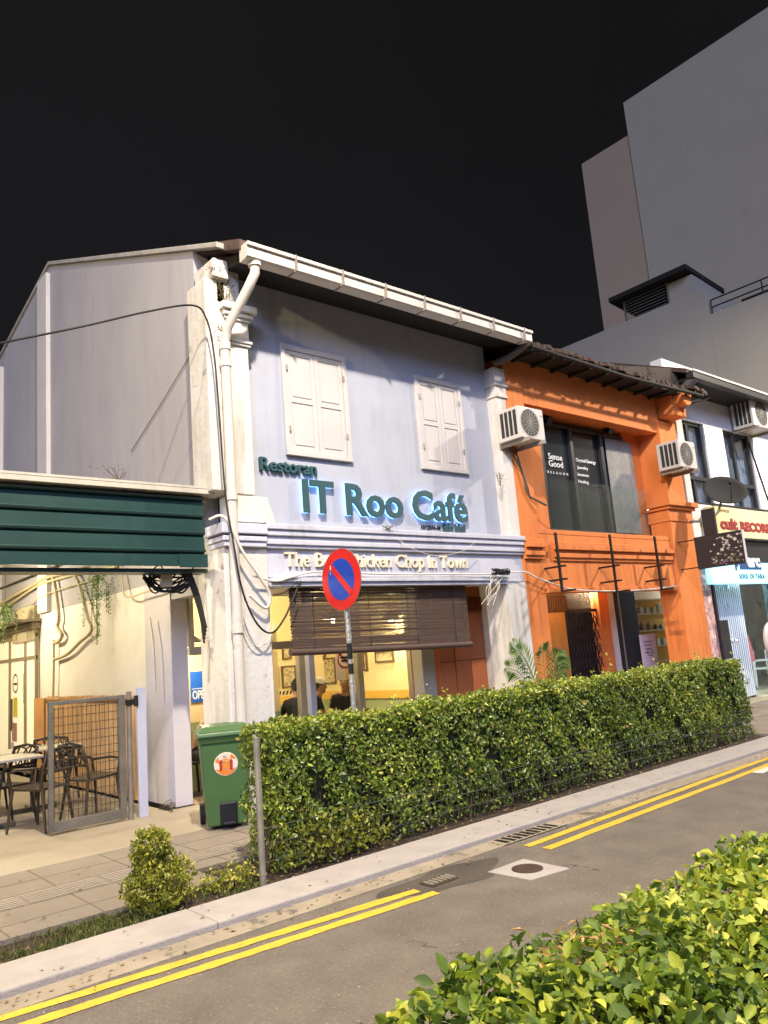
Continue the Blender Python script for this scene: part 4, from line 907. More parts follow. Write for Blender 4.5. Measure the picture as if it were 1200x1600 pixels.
def rail(x, ya, yb2, z0, h):
    n_ = 9
    for i in range(n_+1): y = ya+(yb2-ya)*i/n_; b.tube([(x, y, z0), (x, y, z0+h)], .025, 5)
    for hh in (.5, 1.0): b.tube([(x, ya, z0+h*hh), (x, yb2, z0+h*hh)], .025, 5)
rail(XB+.1, pb.y-.1, -4, pc.z, .5); rail(XB+3.2, cb_.y-1.6, -4, pc.z+1.0, 1.0); b.build('railing', blackm, lb)
b = MB(); b.box(XB+2.6, 29.9, -8, pb.y-.02, pc.z-.4, pc.z+.95); b.build('upper_terrace', MATS['block_render'], lb)
b = MB(); b.box(XB+2.2, XB+3.4, -8, cb_.y-.6, pc.z+.85, pc.z+1.0); b.build('terrace_edge', dark, lb)

# ================================================================== YARD LEFT OF THE CAFE
aw = thing('metal_awning', 'dark green ribbed metal awning fascia reaching left from the corner pillar', 'awning', (2.5, 7.75, 2.66))
grn = M('green_metal_sheet', '#1c3836', .38, .12, 2, .05, 40, spec=.6, stretch=(.3, 1, 1))
b = MB(); prof = []; z = 2.62
ztop, zbot = 3.44, 2.66; N_ = 4; ph = (ztop-zbot)/N_
for i in range(N_):
    z0 = zbot+i*ph; prof += [(7.72, z0), (7.72, z0+ph*.62), (7.745, z0+ph*.70), (7.70, z0+ph*.78), (7.69, z0+ph*.88), (7.72, z0+ph*.96)]
prof += [(7.72, ztop)]
back = [(y+.035, z) for y, z in prof][::-1]
b.prism(prof+back, 0, -6, 4.03); b.build('fascia_sheet', grn, aw)
b = MB(); b.box(-6, 4.12, 7.62, 7.80, 3.45, 3.50); b.prism([(7.62, 3.505), (7.9, 3.505), (7.9, 3.54), (7.62, 3.53)], 0, -6, 4.12); b.build('top_flashing', M('grey_flashing', '#a9a498', .5, .1, 4), aw)
b = MB(); b.box(-6, 4.10, 7.8, 8.05, 2.60, 2.64); b.box(3.70, 4.03, 7.66, 7.695, 2.64, 2.78); b.build('bottom_trim', MATS['green_metal_sheet'], aw)
b = MB(); b.prism([(7.8, 3.40), (16.5, 3.9), (16.5, 3.95), (7.8, 3.45)], 0, -6, 4.14); b.build('roof_sheet', M('dull_roof_sheet', '#8f897c', .7, .15, 2), aw)
b = MB()
for y in (9.3, 11.0, 12.8, 14.6): b.box(-6, 4.13, y, y+.06, 3.30+(y-7.8)*.057-.02, 3.38+(y-7.8)*.057)
b.build('purlin', steel, aw)
yb_ = M('yard_back_wall', '#cfc3a0', .8, .08, 2)
ybw = MB(); ybw.box(-6, 4.14, 16.5, 16.7, 0, 3.85); tag(ybw.build('yard_wall', yb_), 'cream wall closing the far end of the covered yard', 'wall')
for i, (x, y) in enumerate([(2.6, 9.3), (2.4, 13.6)]):
    t = thing('tube_lamp', ['warm tube lamp under the awning roof above the nearest tables', 'warm tube lamp under the awning roof deeper in the yard'][i], 'lamp', (x, y, 3.1))
    b = MB(); b.box(x-.5, x+.5, y-.03, y+.03, 3.16, 3.22); b.build('fitting', white, t); b = MB(); b.tube([(x-.48, y, 3.14), (x+.48, y, 3.14)], .014, 8); b.build('tube', emit('warm_tube', (1, .84, .55), 14), t)
    bulb('tube_lamp_light', (x, y, 3.05), [150, 300][i], (1, .86, .60), .12, t)
# glass doors in the side wall deep in the yard, cladding
sd2 = thing('glass_door', 'aluminium framed glass door with notices at the far left of the yard', 'door', (4.1, 15, 0))
b = MB(); xd = XL-.03
for y in (13.95, 14.55, 15.5, 16.4): b.box(xd-.04, xd, y, y+.07, 0, 2.35)
for z_ in (.05, 1.92, 2.3): b.box(xd-.035, xd-.005, 13.95, 16.45, z_, z_+.06)
b.build('frame', M('dull_alu', '#8a8068', .5, .1, metal=.3), sd2)
b = MB(); b.box(xd-.01, xd+.01, 14.0, 16.4, .1, 2.3); b.build('pane', emit('lit_pane', (.80, .70, .50), .42), sd2)
b = MB(); cy, cz = ax(22, 1068, xd-.04).y, ax(22, 1068, xd-.04).z
vs = [(xd-.02, cy+r*math.cos(2*math.pi*k/24), cz+r*math.sin(2*math.pi*k/24)) for r in (.14, .17) for k in range(24)]; b.add(vs, [(k, (k+1) % 24, 24+(k+1) % 24, 24+k) for k in range(24)])
b.box(xd-.022, xd-.018, cy-.1, cy+.1, cz-.03, cz+.01); b.build('no_smoking_ring', blackm, sd2)
for (dy, dz, hw, hh, c_, nm) in [(0, -.42, .12, .17, '#c9b62a', 'yellow_notice'), (.3, -.55, .12, .28, '#4a4a48', 'dark_notice'), (.05, -.85, .14, .16, '#a07a74', 'red_notice'), (.2, -1.15, .12, .12, '#b5b5b0', 'pale_notice'), (-.55, -.1, .06, .25, '#5b5648', 'scribble')]:
    MB().box(xd-.02, xd-.014, cy+dy-hw, cy+dy+hw, cz+dz-hh, cz+dz+hh).build(nm, M(nm+'_paint', c_, .6, .3, 12), sd2)
b = MB(); b.box(4.0, XL, 13.9, 16.5, 2.42, 2.52); b.box(3.7, XL, 13.85, 16.45, 2.54, 2.58); b.build('door_canopy', M('canopy_metal', '#7d7462', .6, .2, 5), sd2)
wb = thing('wall_box', 'pale square board on the wall above the glass door canopy', 'box', (4.1, 14.5, 2.7))
p0 = ax(22, 955, 4.08); p1 = ax(55, 1000, 4.08); MB().box(4.05, XL, p1.y, p0.y, p1.z, p0.z).build('board', M('beige_board', '#a89c7e', .7, .05), wb, bevel=.01)
# bamboo cladding on the lower side wall, behind the gate
bc = thing('bamboo_screen', 'honey coloured bamboo screen along the lower side wall behind the mesh gate', 'screen', (4.0, 11, 0))
b = MB(); y = 9.75
while y < 13.3:
    d_ = random.uniform(.035, .05); b.tube([(4.06, y, .02), (4.06, y, 1.29+random.uniform(-.01, .01))], d_/2, 6); y += d_+.010
b.build('canes', M('bamboo_cane', '#c7a06c', .6, .4, 3, stretch=(9, 9, .5), stain='#7a5226', sth=.6, sscale=2), bc)
MB().box(4.02, 4.05, 9.7, 13.3, 1.22, 1.25).build('rail', M('bamboo_rail', '#7a5a34', .6), bc)
MB().box(4.03, 4.14, 13.36, 13.88, 0, 1.27).build('orange_panel', M('orange_ply', '#b58352', .7, .1, 3), bc)
# mesh gate
gt = thing('mesh_gate', 'grey steel frame gate filled with wire mesh closing the yard beside the pier', 'gate', (2.7, 8.7, 0))
gl, gr = az(80, 1307, 0), az(212, 1281, 0); GY = 8.70; gx0, gx1 = gl.x-.02, gr.x-.07; gz1 = ay(80, 1097, GY).z
print('gate', gx0, gx1, gz1)
b = MB(); b.box(gx0, gx0+.05, GY, GY+.05, 0.03, gz1); b.box(gx1-.07, gx1, GY, GY+.05, .03, gz1); b.box(gx0+.05, gx1-.07, GY, GY+.05, gz1-.04, gz1); b.box(gx0+.05, gx1-.07, GY, GY+.05, .03, .13)
b.build('frame', M('rusty_gate_steel', '#65615a', .6, .25, 8, .1, 30, metal=.3, stain='#6b5444', sth=.63, sscale=9), gt, bevel=.004)
b = MB()
for i in range(15): x = gx0+.06+(gx1-gx0-.14)*i/14; b.tube([(x, GY+.03, .13), (x+random.uniform(-.006, .006), GY+.03, gz1-.06)], .0035, 4)
for i in range(13): z_ = .22+i*(gz1-.3)/12; b.tube([(gx0+.05, GY+.022, z_), (gx1-.07, GY+.022, z_+.0)], .0035, 4)
b.build('wire_mesh', M('dark_wire', '#3b342c', .6), gt)
b = MB(); b.tube([(gx1+.05, GY+.02, 0), (gx1+.05, GY+.02, gz1+.03)], .03, 10); b.build('hinge_post', M('rust_post', '#6b635a', .7, .2, 9), gt)
b = MB(); b.box(gx1+.0, gx1+.12, GY-.02, GY, gz1-.12, gz1-.06); b.tube([(gx1+.12, GY-.01, gz1-.14), (gx1+.12, GY-.01, gz1-.02)], .025, 8); b.build('latch', blackm, gt)
b = MB(); b.box(gx1+.14, gx1+.24, GY, GY+.04, 0, gz1+.06); tag(b.build('board_post', M('blue_lit_board', '#a0a3b5', .7, .06), bevel=.004), 'narrow white board tinted as if blue lit, between the mesh gate and the pier', 'board')  # white board, the blue light on it put into the base colour
# cafe chairs
chm = M('black_chair_plastic', '#33291f', .45, .15, 6)
def cafe_chair():
    t = thing('cafe_chair', 'x', 'chair', (0, 0, 0), 'black branch-back chairs in the yard')
    MB().hull([(-.2, -.2, .43), (.2, -.2, .43), (.19, .2, .42), (-.19, .2, .42)], [(-.22, -.22, .46), (.22, -.22, .46), (.2, .21, .445), (-.2, .21, .445)]).build('seat', chm, t, world=False, bevel=.008)
    for sx_ in (-1, 1):
        MB().tube([(sx_*.19, -.19, .44), (sx_*.22, -.23, 0)], [.02, .013], 8).build('leg', chm, t, world=False)
        MB().tube([(sx_*.18, .2, .44), (sx_*.21, .27, 0)], [.02, .013], 8).build('leg', chm, t, world=False)
        MB().tube([(sx_*.20, -.19, .44), (sx_*.245, -.19, .62), (sx_*.245, -.05, .655), (sx_*.235, .2, .66)], .015, 8).build('armrest', chm, t, world=False)
    b = MB(); b.tube([(-.2, .2, .45), (-.22, .25, .66), (-.2, .29, .82), (0, .30, .85), (.2, .29, .82), (.22, .25, .66), (.2, .2, .45)], .016, 8)
    b.tube([(-.215, .24, .60), (.215, .24, .60)], .014, 6); rs = random.Random(4)
    nodes = [(-.2, .62), (-.1, .60), (0, .61), (.1, .60), (.2, .63), (-.15, .71), (-.04, .69), (.07, .72), (.17, .70), (-.19, .79), (-.1, .83), (.01, .80), (.1, .84), (.19, .79)]
    for i, (x1_, z1_) in enumerate(nodes):
        for j, (x2_, z2_) in enumerate(nodes):
            if i < j and .05 < math.hypot(x1_-x2_, z1_-z2_) < .145: b.bar((x1_, .20+(z1_-.45)*.235, z1_), (x2_, .20+(z2_-.45)*.235, z2_), .013)
    b.build('backrest', chm, t, world=False)
    return t
c0 = cafe_chair()
places = [(Vector((3.35, 9.35, 0)), 1.9, 'branch-back chair standing behind the mesh gate'), (az(62, 1296), -2.6, 'branch-back chair left of the gate, nearest to the camera'), (az(5, 1292), -1.2, 'branch-back chair cut by the left edge of the picture, front row'),
          (Vector((2.6, 11.2, 0)), .5, 'branch-back chair behind the front table'), (Vector((1.9, 11.6, 0)), -.3, 'branch-back chair at the back left table'), (Vector((3.45, 10.9, 0)), 2.6, 'branch-back chair close to the bamboo screen at the far table'), (Vector((2.15, 10.4, 0)), 3.0, 'branch-back chair between the two tables')]
for i, (p, r, lab) in enumerate(places):
    o = c0 if i == 0 else copy_tree(c0)
    o.location = (p.x, p.y, 0); o.rotation_euler.z = r; o['label'] = lab
def table(p, lab):
    t = thing('cafe_table', lab, 'table', (p[0], p[1], 0), 'white topped tables in the yard')
    MB().box(p[0]-.5, p[0]+.5, p[1]-.32, p[1]+.32, .72, .75).build('tabletop', M('table_white', '#c9bfa6', .4), t, bevel=.008)
    b = MB(); b.tube([(p[0], p[1], .05), (p[0], p[1], .72)], .03, 10); b.build('leg', steel, t)
    b = MB(); b.bar((p[0]-.28, p[1], .03), (p[0]+.28, p[1], .03), .05); b.bar((p[0], p[1]-.25, .03), (p[0], p[1]+.25, .03), .05, .045); b.build('base', M('table_base', '#5f5a50', .5, metal=.5), t)
table((2.35, 9.75), 'white topped table in the front row of the yard, left of the gate'); table((3.05, 10.55), 'white topped table seen through the mesh gate'); table((2.3, 11.9), 'white topped table farthest back in the yard')
# hanging plants
vine = leafmat('vine_leaf', [(0, '#3f5a2a'), (1, '#6f8c44')], .2)
def hanging(x, y, ztop, drop, lab, n_str=9):
    t = thing('hanging_plant', lab, 'plant', (x, y, ztop)); st = MB(); P_ = []
    for k in range(n_str):
        dx, dy = rng.normal(0, .09), rng.normal(0, .12); L_ = drop*rng.uniform(.55, 1.05); pts = [(x, y, ztop+.1)]
        for j in range(8): pts.append((x+dx*min(1, j/2), y+dy*min(1, j/2), ztop-L_*j/7))
        st.tube(pts, .003, 4)
        for j in range(60):
            f = rng.uniform(0, 1); P_.append((x+dx*min(1, f*3)+rng.normal(0, .012), y+dy*min(1, f*3)+rng.normal(0, .012), ztop-L_*f))
    for j in range(420): P_.append((x+rng.normal(0, .10), y+rng.normal(0, .12), ztop-rng.uniform(-.02, drop*.45)))
    st.build('stem', M('vine_stem', '#4d4a2c', .8), t); leaves('foliage', np.array(P_), rng.normal(0, 1, (len(P_), 3)), .032, vine, t)
    MB().tube([(x, y, ztop+.1), (x, y, ztop+.55)], .004, 4).build('hook', blackm, t)
p = ax(153, 895, 3.85); hanging(3.85, p.y, p.z, p.z-ax(153, 1003, 3.85).z, 'trailing green plant hanging in front of the cream side wall under the awning')
p = ax(8, 945, 3.6); hanging(3.6, p.y, p.z, p.z-ax(8, 1005, 3.6).z, 'trailing green plant hanging at the left edge of the picture')

# ---------------- cables
wire = M('black_cable', '#171515', .6); wirec = M('cream_conduit', '#a89a78', .6, .1); wireg = M('white_conduit', '#c4beb4', .6, .1)
def smooth(pts, n=8):
    P_ = [Vector(p) for p in pts]; P_ = [P_[0]*2-P_[1]]+P_+[P_[-1]*2-P_[-2]]; out = []
    for i in range(1, len(P_)-2):
        for k in range(n):
            t = k/n; a, b_, c, d = P_[i-1:i+3]
            out.append(.5*((2*b_)+(c-a)*t+(2*a-5*b_+4*c-d)*t*t+(3*b_-a-3*c+d)*t**3))
    out.append(P_[-2]); return out
def cable(lab, pts, r, m, name='cable', group=None):
    b = MB(); b.tube(smooth(pts), r, 6); return tag(b.build(name, m), lab, 'cable', group)
cable('long black overhead cable running down the corner pillar and looping before the blind',
      [tuple(ax(-60, 548, 1.6)), tuple(ay(120, 512, 7.3)), tuple(ay(230, 487, 7.3)), tuple(ay(300, 477, 7.35)), tuple(ay(322, 497, 7.36)), tuple(ay(334, 550, 7.36)), tuple(ay(342, 640, 7.36)), tuple(ay(352, 770, 7.35)), tuple(ay(365, 850, 7.33)), tuple(ay(378, 920, 7.33)), tuple(ay(400, 972, 7.33)), tuple(ay(424, 989, 7.35)), tuple(ay(445, 965, 7.4)), tuple(ay(462, 925, 7.42)), tuple(ay(470, 908, 7.45))], .011, wire)
cable('white cable looping from the awning end down across the left pillar', [tuple(ay(327, 812, 7.5)), tuple(ay(345, 806, 7.42)), tuple(ay(360, 820, 7.38)), tuple(ay(378, 860, 7.36)), tuple(ay(405, 900, 7.36)), tuple(ay(422, 930, 7.38)), tuple(ay(415, 950, 7.4)), tuple(ay(390, 930, 7.4))], .017, wireg)
cable('thin grey cable hanging in a loop on the left pillar', [tuple(ay(375, 930, 7.44)), tuple(ay(383, 985, 7.44)), tuple(ay(402, 1010, 7.44)), tuple(ay(420, 1000, 7.44)), tuple(ay(428, 975, 7.44))], .007, wireg)
cable('white cable drooping from the frieze to the small bamboo blind corner', [tuple(ay(395, 900, 7.4)), tuple(ay(430, 908, 7.42)), tuple(ay(455, 902, 7.43)), tuple(ay(500, 893, 7.44)), tuple(ay(600, 897, 7.44)), tuple(ay(700, 897, 7.44)), tuple(ay(765, 897, 7.42)), tuple(ay(800, 894, 7.4)), tuple(ay(822, 894, 7.4)), tuple(ay(845, 905, 7.4)), tuple(ay(905, 922, 7.4)), tuple(ay(1000, 922, 7.42)), tuple(ay(1060, 915, 7.35))], .012, wireg)
cable('thin black cable crossing the top corner of the front opening', [tuple(ay(427, 930, 7.46)), tuple(ay(445, 925, 7.44)), tuple(ay(465, 908, 7.45))], .006, wire)
cable('thin looping wire under the company number', [tuple(ay(610, 832, 7.6)), tuple(ay(640, 855, 7.33)), tuple(ay(680, 868, 7.33)), tuple(ay(720, 862, 7.33)), tuple(ay(745, 845, 7.34))], .004, wireg)
# junction knot on the right pillar
b = MB(); rs = random.Random(3)
for k in range(16): b.tube([tuple(ay(768+rs.uniform(0, 30), 893+rs.uniform(-5, 5), 7.38+rs.uniform(-.03, .03))) for _ in range(4)], rs.uniform(.006, .012), 5)
tag(b.build('cable_knot', wire), 'black knot of cable ends on the pillar between the cafe and orange house', 'cable')
b = MB()
for k in range(7):
    p = [tuple(ay(772+rs.uniform(-10, 20), 898, 7.42)), tuple(ay(768+rs.uniform(-8, 14), 918, 7.40)), tuple(ay(758+rs.uniform(-6, 14), 938+rs.uniform(-10, 12), 7.44))]; b.tube(smooth(p, 4), .005, 5)
tag(b.build('loose_wires', wireg), 'thin pale wires hanging below the black knot on the pillar', 'cable')
# bundle under the awning
b = MB()
for k in range(14):
    p = [tuple(ay(228+rs.uniform(-6, 8), 905+rs.uniform(-10, 14), 8.1)), tuple(ay(250+rs.uniform(-8, 8), 900+rs.uniform(-16, 28), 8.05)), tuple(ay(275+rs.uniform(-8, 8), 905+rs.uniform(-16, 24), 8.0)), tuple(ay(300+rs.uniform(-6, 6), 898+rs.uniform(-12, 16), 7.95))]; b.tube(smooth(p, 5), rs.uniform(.007, .014), 6)
for k in range(5):
    p = [tuple(ay(290+k*2, 895, 7.9)), tuple(ay(303+k*2, 930, 7.9)), tuple(ay(314+k*1.5, 970, 7.88)), tuple(ay(319+k, 1005-k*6, 7.88))]; b.tube(smooth(p, 5), .012, 6)
tag(b.build('cable_bundle', wire), 'thick tangle of black cables under the right end of the awning by the pillar', 'cable')
b = MB(); p = ay(259, 905, 8.02); b.box(p.x-.06, p.x+.06, 7.98, 8.06, p.z-.09, p.z+.09); tag(b.build('junction_box', M('pale_box', '#a8a08c', .6), bevel=.01), 'small pale junction box amid the cable tangle under the awning', 'box')
def scable(lab, pts, r, m): return cable(lab, [tuple(ax(px, py, 4.08)) for px, py in pts], r, m)
scable('bundle of cream conduits running back along the top of the cream side wall', [(130, 888), (105, 895), (75, 902), (45, 918), (20, 932), (0, 945)], .03, wirec)
scable('second cream conduit below the first on the side wall', [(180, 885), (140, 893), (100, 902), (60, 915), (25, 938), (-5, 960)], .022, wirec)
scable('cream conduit bending down the wall to the left of the trailing plant', [(82, 897), (88, 930), (92, 965), (90, 980), (97, 992), (92, 1002), (84, 1005)], .03, wirec)
scable('cream conduit running diagonally behind the trailing plant', [(108, 890), (120, 905), (130, 935), (137, 965), (143, 985), (125, 1003), (105, 1022), (84, 1031)], .025, wirec)
scable('thin vertical conduit down the corner of the cream side wall', [(84, 1000), (84, 1040), (83, 1090)], .018, wirec)
scable('long dark cable sloping under the awning roof at the far left', [(90, 884), (50, 900), (0, 920)], .02, wire)
scable('thin cream cable sagging across the side wall above the door board', [(150, 905), (90, 922), (60, 935), (28, 955)], .010, wirec)
cable('pale conduit hooked at the top corner of the grey pier', [tuple(ax(188, 885, 4.04)), tuple(ax(191, 905, 4.04)), tuple(ax(196, 932, 4.0)), tuple(ax(225, 926, 3.98)), tuple(ax(255, 915, 3.98))], .012, wirec)
cable('thin grey conduit leaning down the grey pier', [tuple(ax(234, 965, 4.03)), tuple(ax(240, 1010, 4.03)), tuple(ax(243, 1080, 4.03))], .014, wireg)
b = MB()
for k in range(5):
    p = [tuple(ax(245+rs.uniform(-4, 4), 1278, 4.0)), tuple(ax(256+rs.uniform(-6, 6), 1262+rs.uniform(-6, 4), 3.98)), tuple(ax(268+rs.uniform(-3, 6), 1252+rs.uniform(-6, 14), 3.98)), tuple(ax(262+rs.uniform(-6, 6), 1276, 3.98))]; b.tube(smooth(p, 5), .005, 5)
tag(b.build('coiled_wire', M('dull_wire', '#5d564a', .6)), 'small coil of loose wire at the foot of the grey pier', 'cable')
b = MB(); b.box(4.135, 4.16, 7.5, 7.7, 0, .0) if False else None
cable('thin vertical conduit on the street face of the left pillar side', [tuple(ax(325, 1065, 4.13)), tuple(ax(326, 1030, 4.13)), tuple(ax(324, 1000, 4.13))], .008, wirec)
cable('thin bracing wire slanting across the big side wall', [tuple(ax(301, 548, 4.13)), tuple(ax(255, 625, 4.13)), tuple(ax(205, 705, 4.13))], .006, M('thin_grey_wire', '#6d655c', .7))
cable('thin black rod sticking out from the orange corbel', [tuple(ay(1040, 640, 7.45)), tuple(ay(1075, 632, 7.1)), tuple(ay(1110, 622, 6.8))], .012, wire)
# stains of weeds on the side wall and weeds on the pillar
moss = leafmat('weed_leaf', [(0, '#3c4420'), (.6, '#5f5b33'), (1, '#8a7a50')], .15)
def weed(lab, c, n, r, h, s=.035):
    t = thing('weed', lab, 'plant', c); P_ = np.array(c)+np.column_stack([rng.normal(0, r, n), rng.normal(0, r*.5, n), rng.uniform(0, h, n)**1.0]); leaves('foliage', P_, rng.normal(0, 1, (n, 3)), s, moss, t, aspect=.25)
    b = MB()
    for k in range(8): b.tube([c, (c[0]+rng.normal(0, r), c[1]+rng.normal(0, r*.4), c[2]+h*rng.uniform(.6, 1))], .003, 4)
    b.build('stem', M('weed_stem', '#5b4a30', .9), t)
weed('small weeds growing on the capital of the left pilaster', tuple(ay(352, 474, 7.44)), 130, .07, .30)
weed('tuft of weeds sprouting at the corner under the eaves', tuple(ay(338, 430, 7.44)), 50, .05, .10)
weed('few weeds at the downpipe bend', tuple(ay(345, 518, 7.4)), 50, .05, .08)
weed('thin dry weeds at the top of the awning against the side wall', tuple(ax(185, 752, 4.05)), 70, .16, .22, .04)
weed('small weed on the ledge below the company number', tuple(ay(606, 828, 7.4)), 35, .05, .06)
weed('small plant on the yellow edge of the right pilaster', tuple(ay(782, 760, 7.44)), 60, .04, .22)

# ================================================================== BIN
bn = thing('wheelie_bin', 'green wheeled rubbish bin with orange round sticker beside the corner pillar', 'bin', (4.0, 7.42, 0)); bn.scale = (1.06, 1.06, 1.03)
p0 = az(322, 1298, 0); p1 = az(393, 1288, 0); print('bin', p0, p1)
bg_ = M('bin_green_plastic', '#3d5a34', .42, .1, 3, .04, 60, stain='#3f5c3a', sth=.66, sscale=2)
cx, cy = 4.0, 7.19
def R4(hw, y0, y1, z): return [(cx-hw, y0, z), (cx+hw, y0, z), (cx+hw, y1, z), (cx-hw, y1, z)]
b = MB(); b.hull(R4(.185, cy+.03, cy+.42, .03), R4(.235, cy-.02, cy+.48, .84)); b.build('body', bg_, bn, bevel=.02)
b = MB(); b.hull(R4(.235, cy-.03, cy+.5, .80), R4(.255, cy-.05, cy+.52, .86)); b.build('rim', bg_, bn, bevel=.006)
b = MB(); b.hull(R4(.262, cy-.065, cy+.5, .862), R4(.255, cy-.055, cy+.52, .905)); b.hull(R4(.25, cy-.04, cy+.5, .906), R4(.20, cy+.05, cy+.46, .955)); lid = b.build('lid', bg_, bn, bevel=.012)
b = MB(); b.tube([(cx-.2, cy+.56, .9), (cx+.2, cy+.56, .9)], .017, 8); b.box(cx-.24, cx-.2, cy+.47, cy+.57, .86, .92); b.box(cx+.2, cx+.24, cy+.47, cy+.57, .86, .92); b.build('handle', bg_, bn)
for sx_ in (-1, 1):
    b = MB(); b.tube([(cx+sx_*.19, cy+.42, .1), (cx+sx_*.235, cy+.42, .1)], .1, 20); b.build('wheel', rubber, bn)
b = MB(); b.box(cx-.075, cx+.085, cy+.0, cy+.05, .04, .25); b.build('pedal_recess', M('pedal_black', '#15161a', .4), bn, bevel=.015)
b = MB(); b.box(cx-.05, cx+.06, cy-.05, cy+.02, .05, .075); b.build('pedal', MATS['pedal_black'], bn, bevel=.006)
# sticker
sl = (.05)/.81
def onface(u, v): z = .60+v; yb0 = cy+.03-(z-.03)*sl; return (cx-.005+u, yb0-.0, z)
def fpoly(mb, pts, off): mb.add([(x, y-off, z) for x, y, z in [onface(u, v) for u, v in pts]], [tuple(range(len(pts)))])
st = MB(); st.cur = 0; circ = lambda r, a0=0, a1=2*math.pi, n=40, cx_=0, cy_=0: [(cx_+r*math.cos(a0+(a1-a0)*k/n), cy_+r*math.sin(a0+(a1-a0)*k/n)) for k in range(n)]
fpoly(st, circ(.110), .004)
st.cur = 1; fpoly(st, circ(.102), .006)
st.cur = 2; fpoly(st, [(.102*math.cos(a), .102*math.sin(a)) for a in np.linspace(math.pi*1.12, math.pi*1.88, 20)]+[(.04, -.062), (-.01, -.055), (-.05, -.052)], .008)
fpoly(st, [(.102*math.cos(a), .102*math.sin(a)) for a in np.linspace(.12*math.pi, .34*math.pi, 8)]+[(.035, .052)], .008); fpoly(st, [(.102*math.cos(a), .102*math.sin(a)) for a in np.linspace(.74*math.pi, .92*math.pi, 8)]+[(-.06, .01)], .008)
st.cur = 3; fpoly(st, [(-.042, -.05), (.038, -.05), (.036, .045), (.0, .052), (-.040, .045)], .010)
st.cur = 4
for sx_ in (-1, 1): fpoly(st, [(sx_*.048-.012, -.055), (sx_*.048+.012, -.055), (sx_*.048+.014, .03), (sx_*.048, .045), (sx_*.048-.014, .03)], .012)
st.build('sticker', [M('sticker_rim', '#d8d2b8', .5), M('sticker_pink', '#d9bdae', .5, .1, 20), M('sticker_orange', '#d0722c', .5, .1, 20), M('sticker_amber', '#cc7f33', .5), M('sticker_red', '#9c3328', .5)], bn)
b = MB(); v, fs = text_raw('Abl', .0, .5)
v2 = [(lambda q_: (q_[0], q_[1]-.0135, q_[2]))(onface(-.03+x*.028, .062+y*.028)) for x, y, z in v]; b.add(v2, fs)
v, fs = text_raw('OPEN', .02, .5); b.cur = 1; b.add([(lambda q_: (q_[0], q_[1]-.0135, q_[2]))(onface(-.034+x*.024, .018+y*.026)) for x, y, z in v], fs)
b.build('sticker_lettering', [M('sticker_ink', '#2a2a28', .5), M('sticker_cream', '#e6d8b0', .5)], bn)
bn.rotation_euler.z = math.radians(-24)

# ================================================================== NO PARKING SIGN
SY = 6.15
p = ay(533, 905, SY)
sp = thing('traffic_sign', 'round red and blue no parking sign on a pole behind the long hedge', 'traffic sign', (p.x, SY, 0))
# disc turned so that it is seen partly edge on
hx = 0; hz_ = ay(533, 858, SY).z-ay(533, 955, SY).z; print('sign', p, hx, hz_)
R0 = hz_/2*.985; ang = math.radians(-88)
Rt = Matrix.Rotation(ang, 4, 'Z'); base = Matrix.Translation(p) @ Rt
def disc(mb, r, y, n=48): mb.add([(r*math.cos(2*math.pi*k/n), y, r*math.sin(2*math.pi*k/n)) for k in range(n)], [tuple(range(n))])
b = MB(); b.tube([(0, 0.0, 0), (0, .006, 0)], R0, 48, smooth=False); b.xform(base); b.build('plate', steel, sp)
redm = M('sign_red', '#b8231f', .4, .08, 6, stain='#8f2a20', sth=.68, sscale=9); bluem = M('sign_blue', '#1f3c9c', .4, .08, 6)
b = MB(); disc(b, R0, -.002); b.xform(base); b.build('red_face', redm, sp)
b = MB(); disc(b, R0*.68, -.004); b.xform(base); b.build('blue_face', bluem, sp)
b = MB(); d_ = R0*.69; w_ = R0*.105; c45 = math.sqrt(.5)
b.add([(-d_*c45-w_*c45, -.006, d_*c45-w_*c45), (-d_*c45+w_*c45, -.006, d_*c45+w_*c45), (d_*c45+w_*c45, -.006, -d_*c45+w_*c45), (d_*c45-w_*c45, -.006, -d_*c45-w_*c45)], [(0, 1, 2, 3)]); b.xform(base); b.build('slash', redm, sp)
b = MB()
for k in range(4): b.ball((-.13*R0/.25+k*.002, -.008, .09-k*.01), .004, 6, 4)
b.ball((-.5*R0, -.006, .42*R0), (.009, .003, .028), 8, 6); b.xform(base); b.build('rivet', M('scratch_white', '#bdb6ae', .6), sp)
def pole_pt(z): return (p.x+.045, SY, z)
zs = [-.02, ay(545, 1110, SY).z, ay(549, 1053, SY).z, ay(548, 1040, SY).z, ay(547, 1030, SY).z, ay(546, 1005, SY).z, p.z-R0*.2]
zs[0] = 0
b = MB(); b.tube([pole_pt(zs[0]), pole_pt(zs[-1])], .026, 12); b.build('pole', M('foil_silver', '#a9a9a6', .35, .25, 18, .5, 30, metal=.6), sp)
b = MB(); b.tube([pole_pt(zs[2]), pole_pt(zs[3]+.02)], .0275, 12); b.tube([pole_pt(zs[4]), pole_pt(zs[5])], .0275, 12); b.build('black_band', blackm, sp)
b = MB(); b.box(p.x+.007, p.x+.075, SY-.03, SY+.03, p.z-R0*.5, p.z-R0*.42); b.build('clamp', steel, sp)

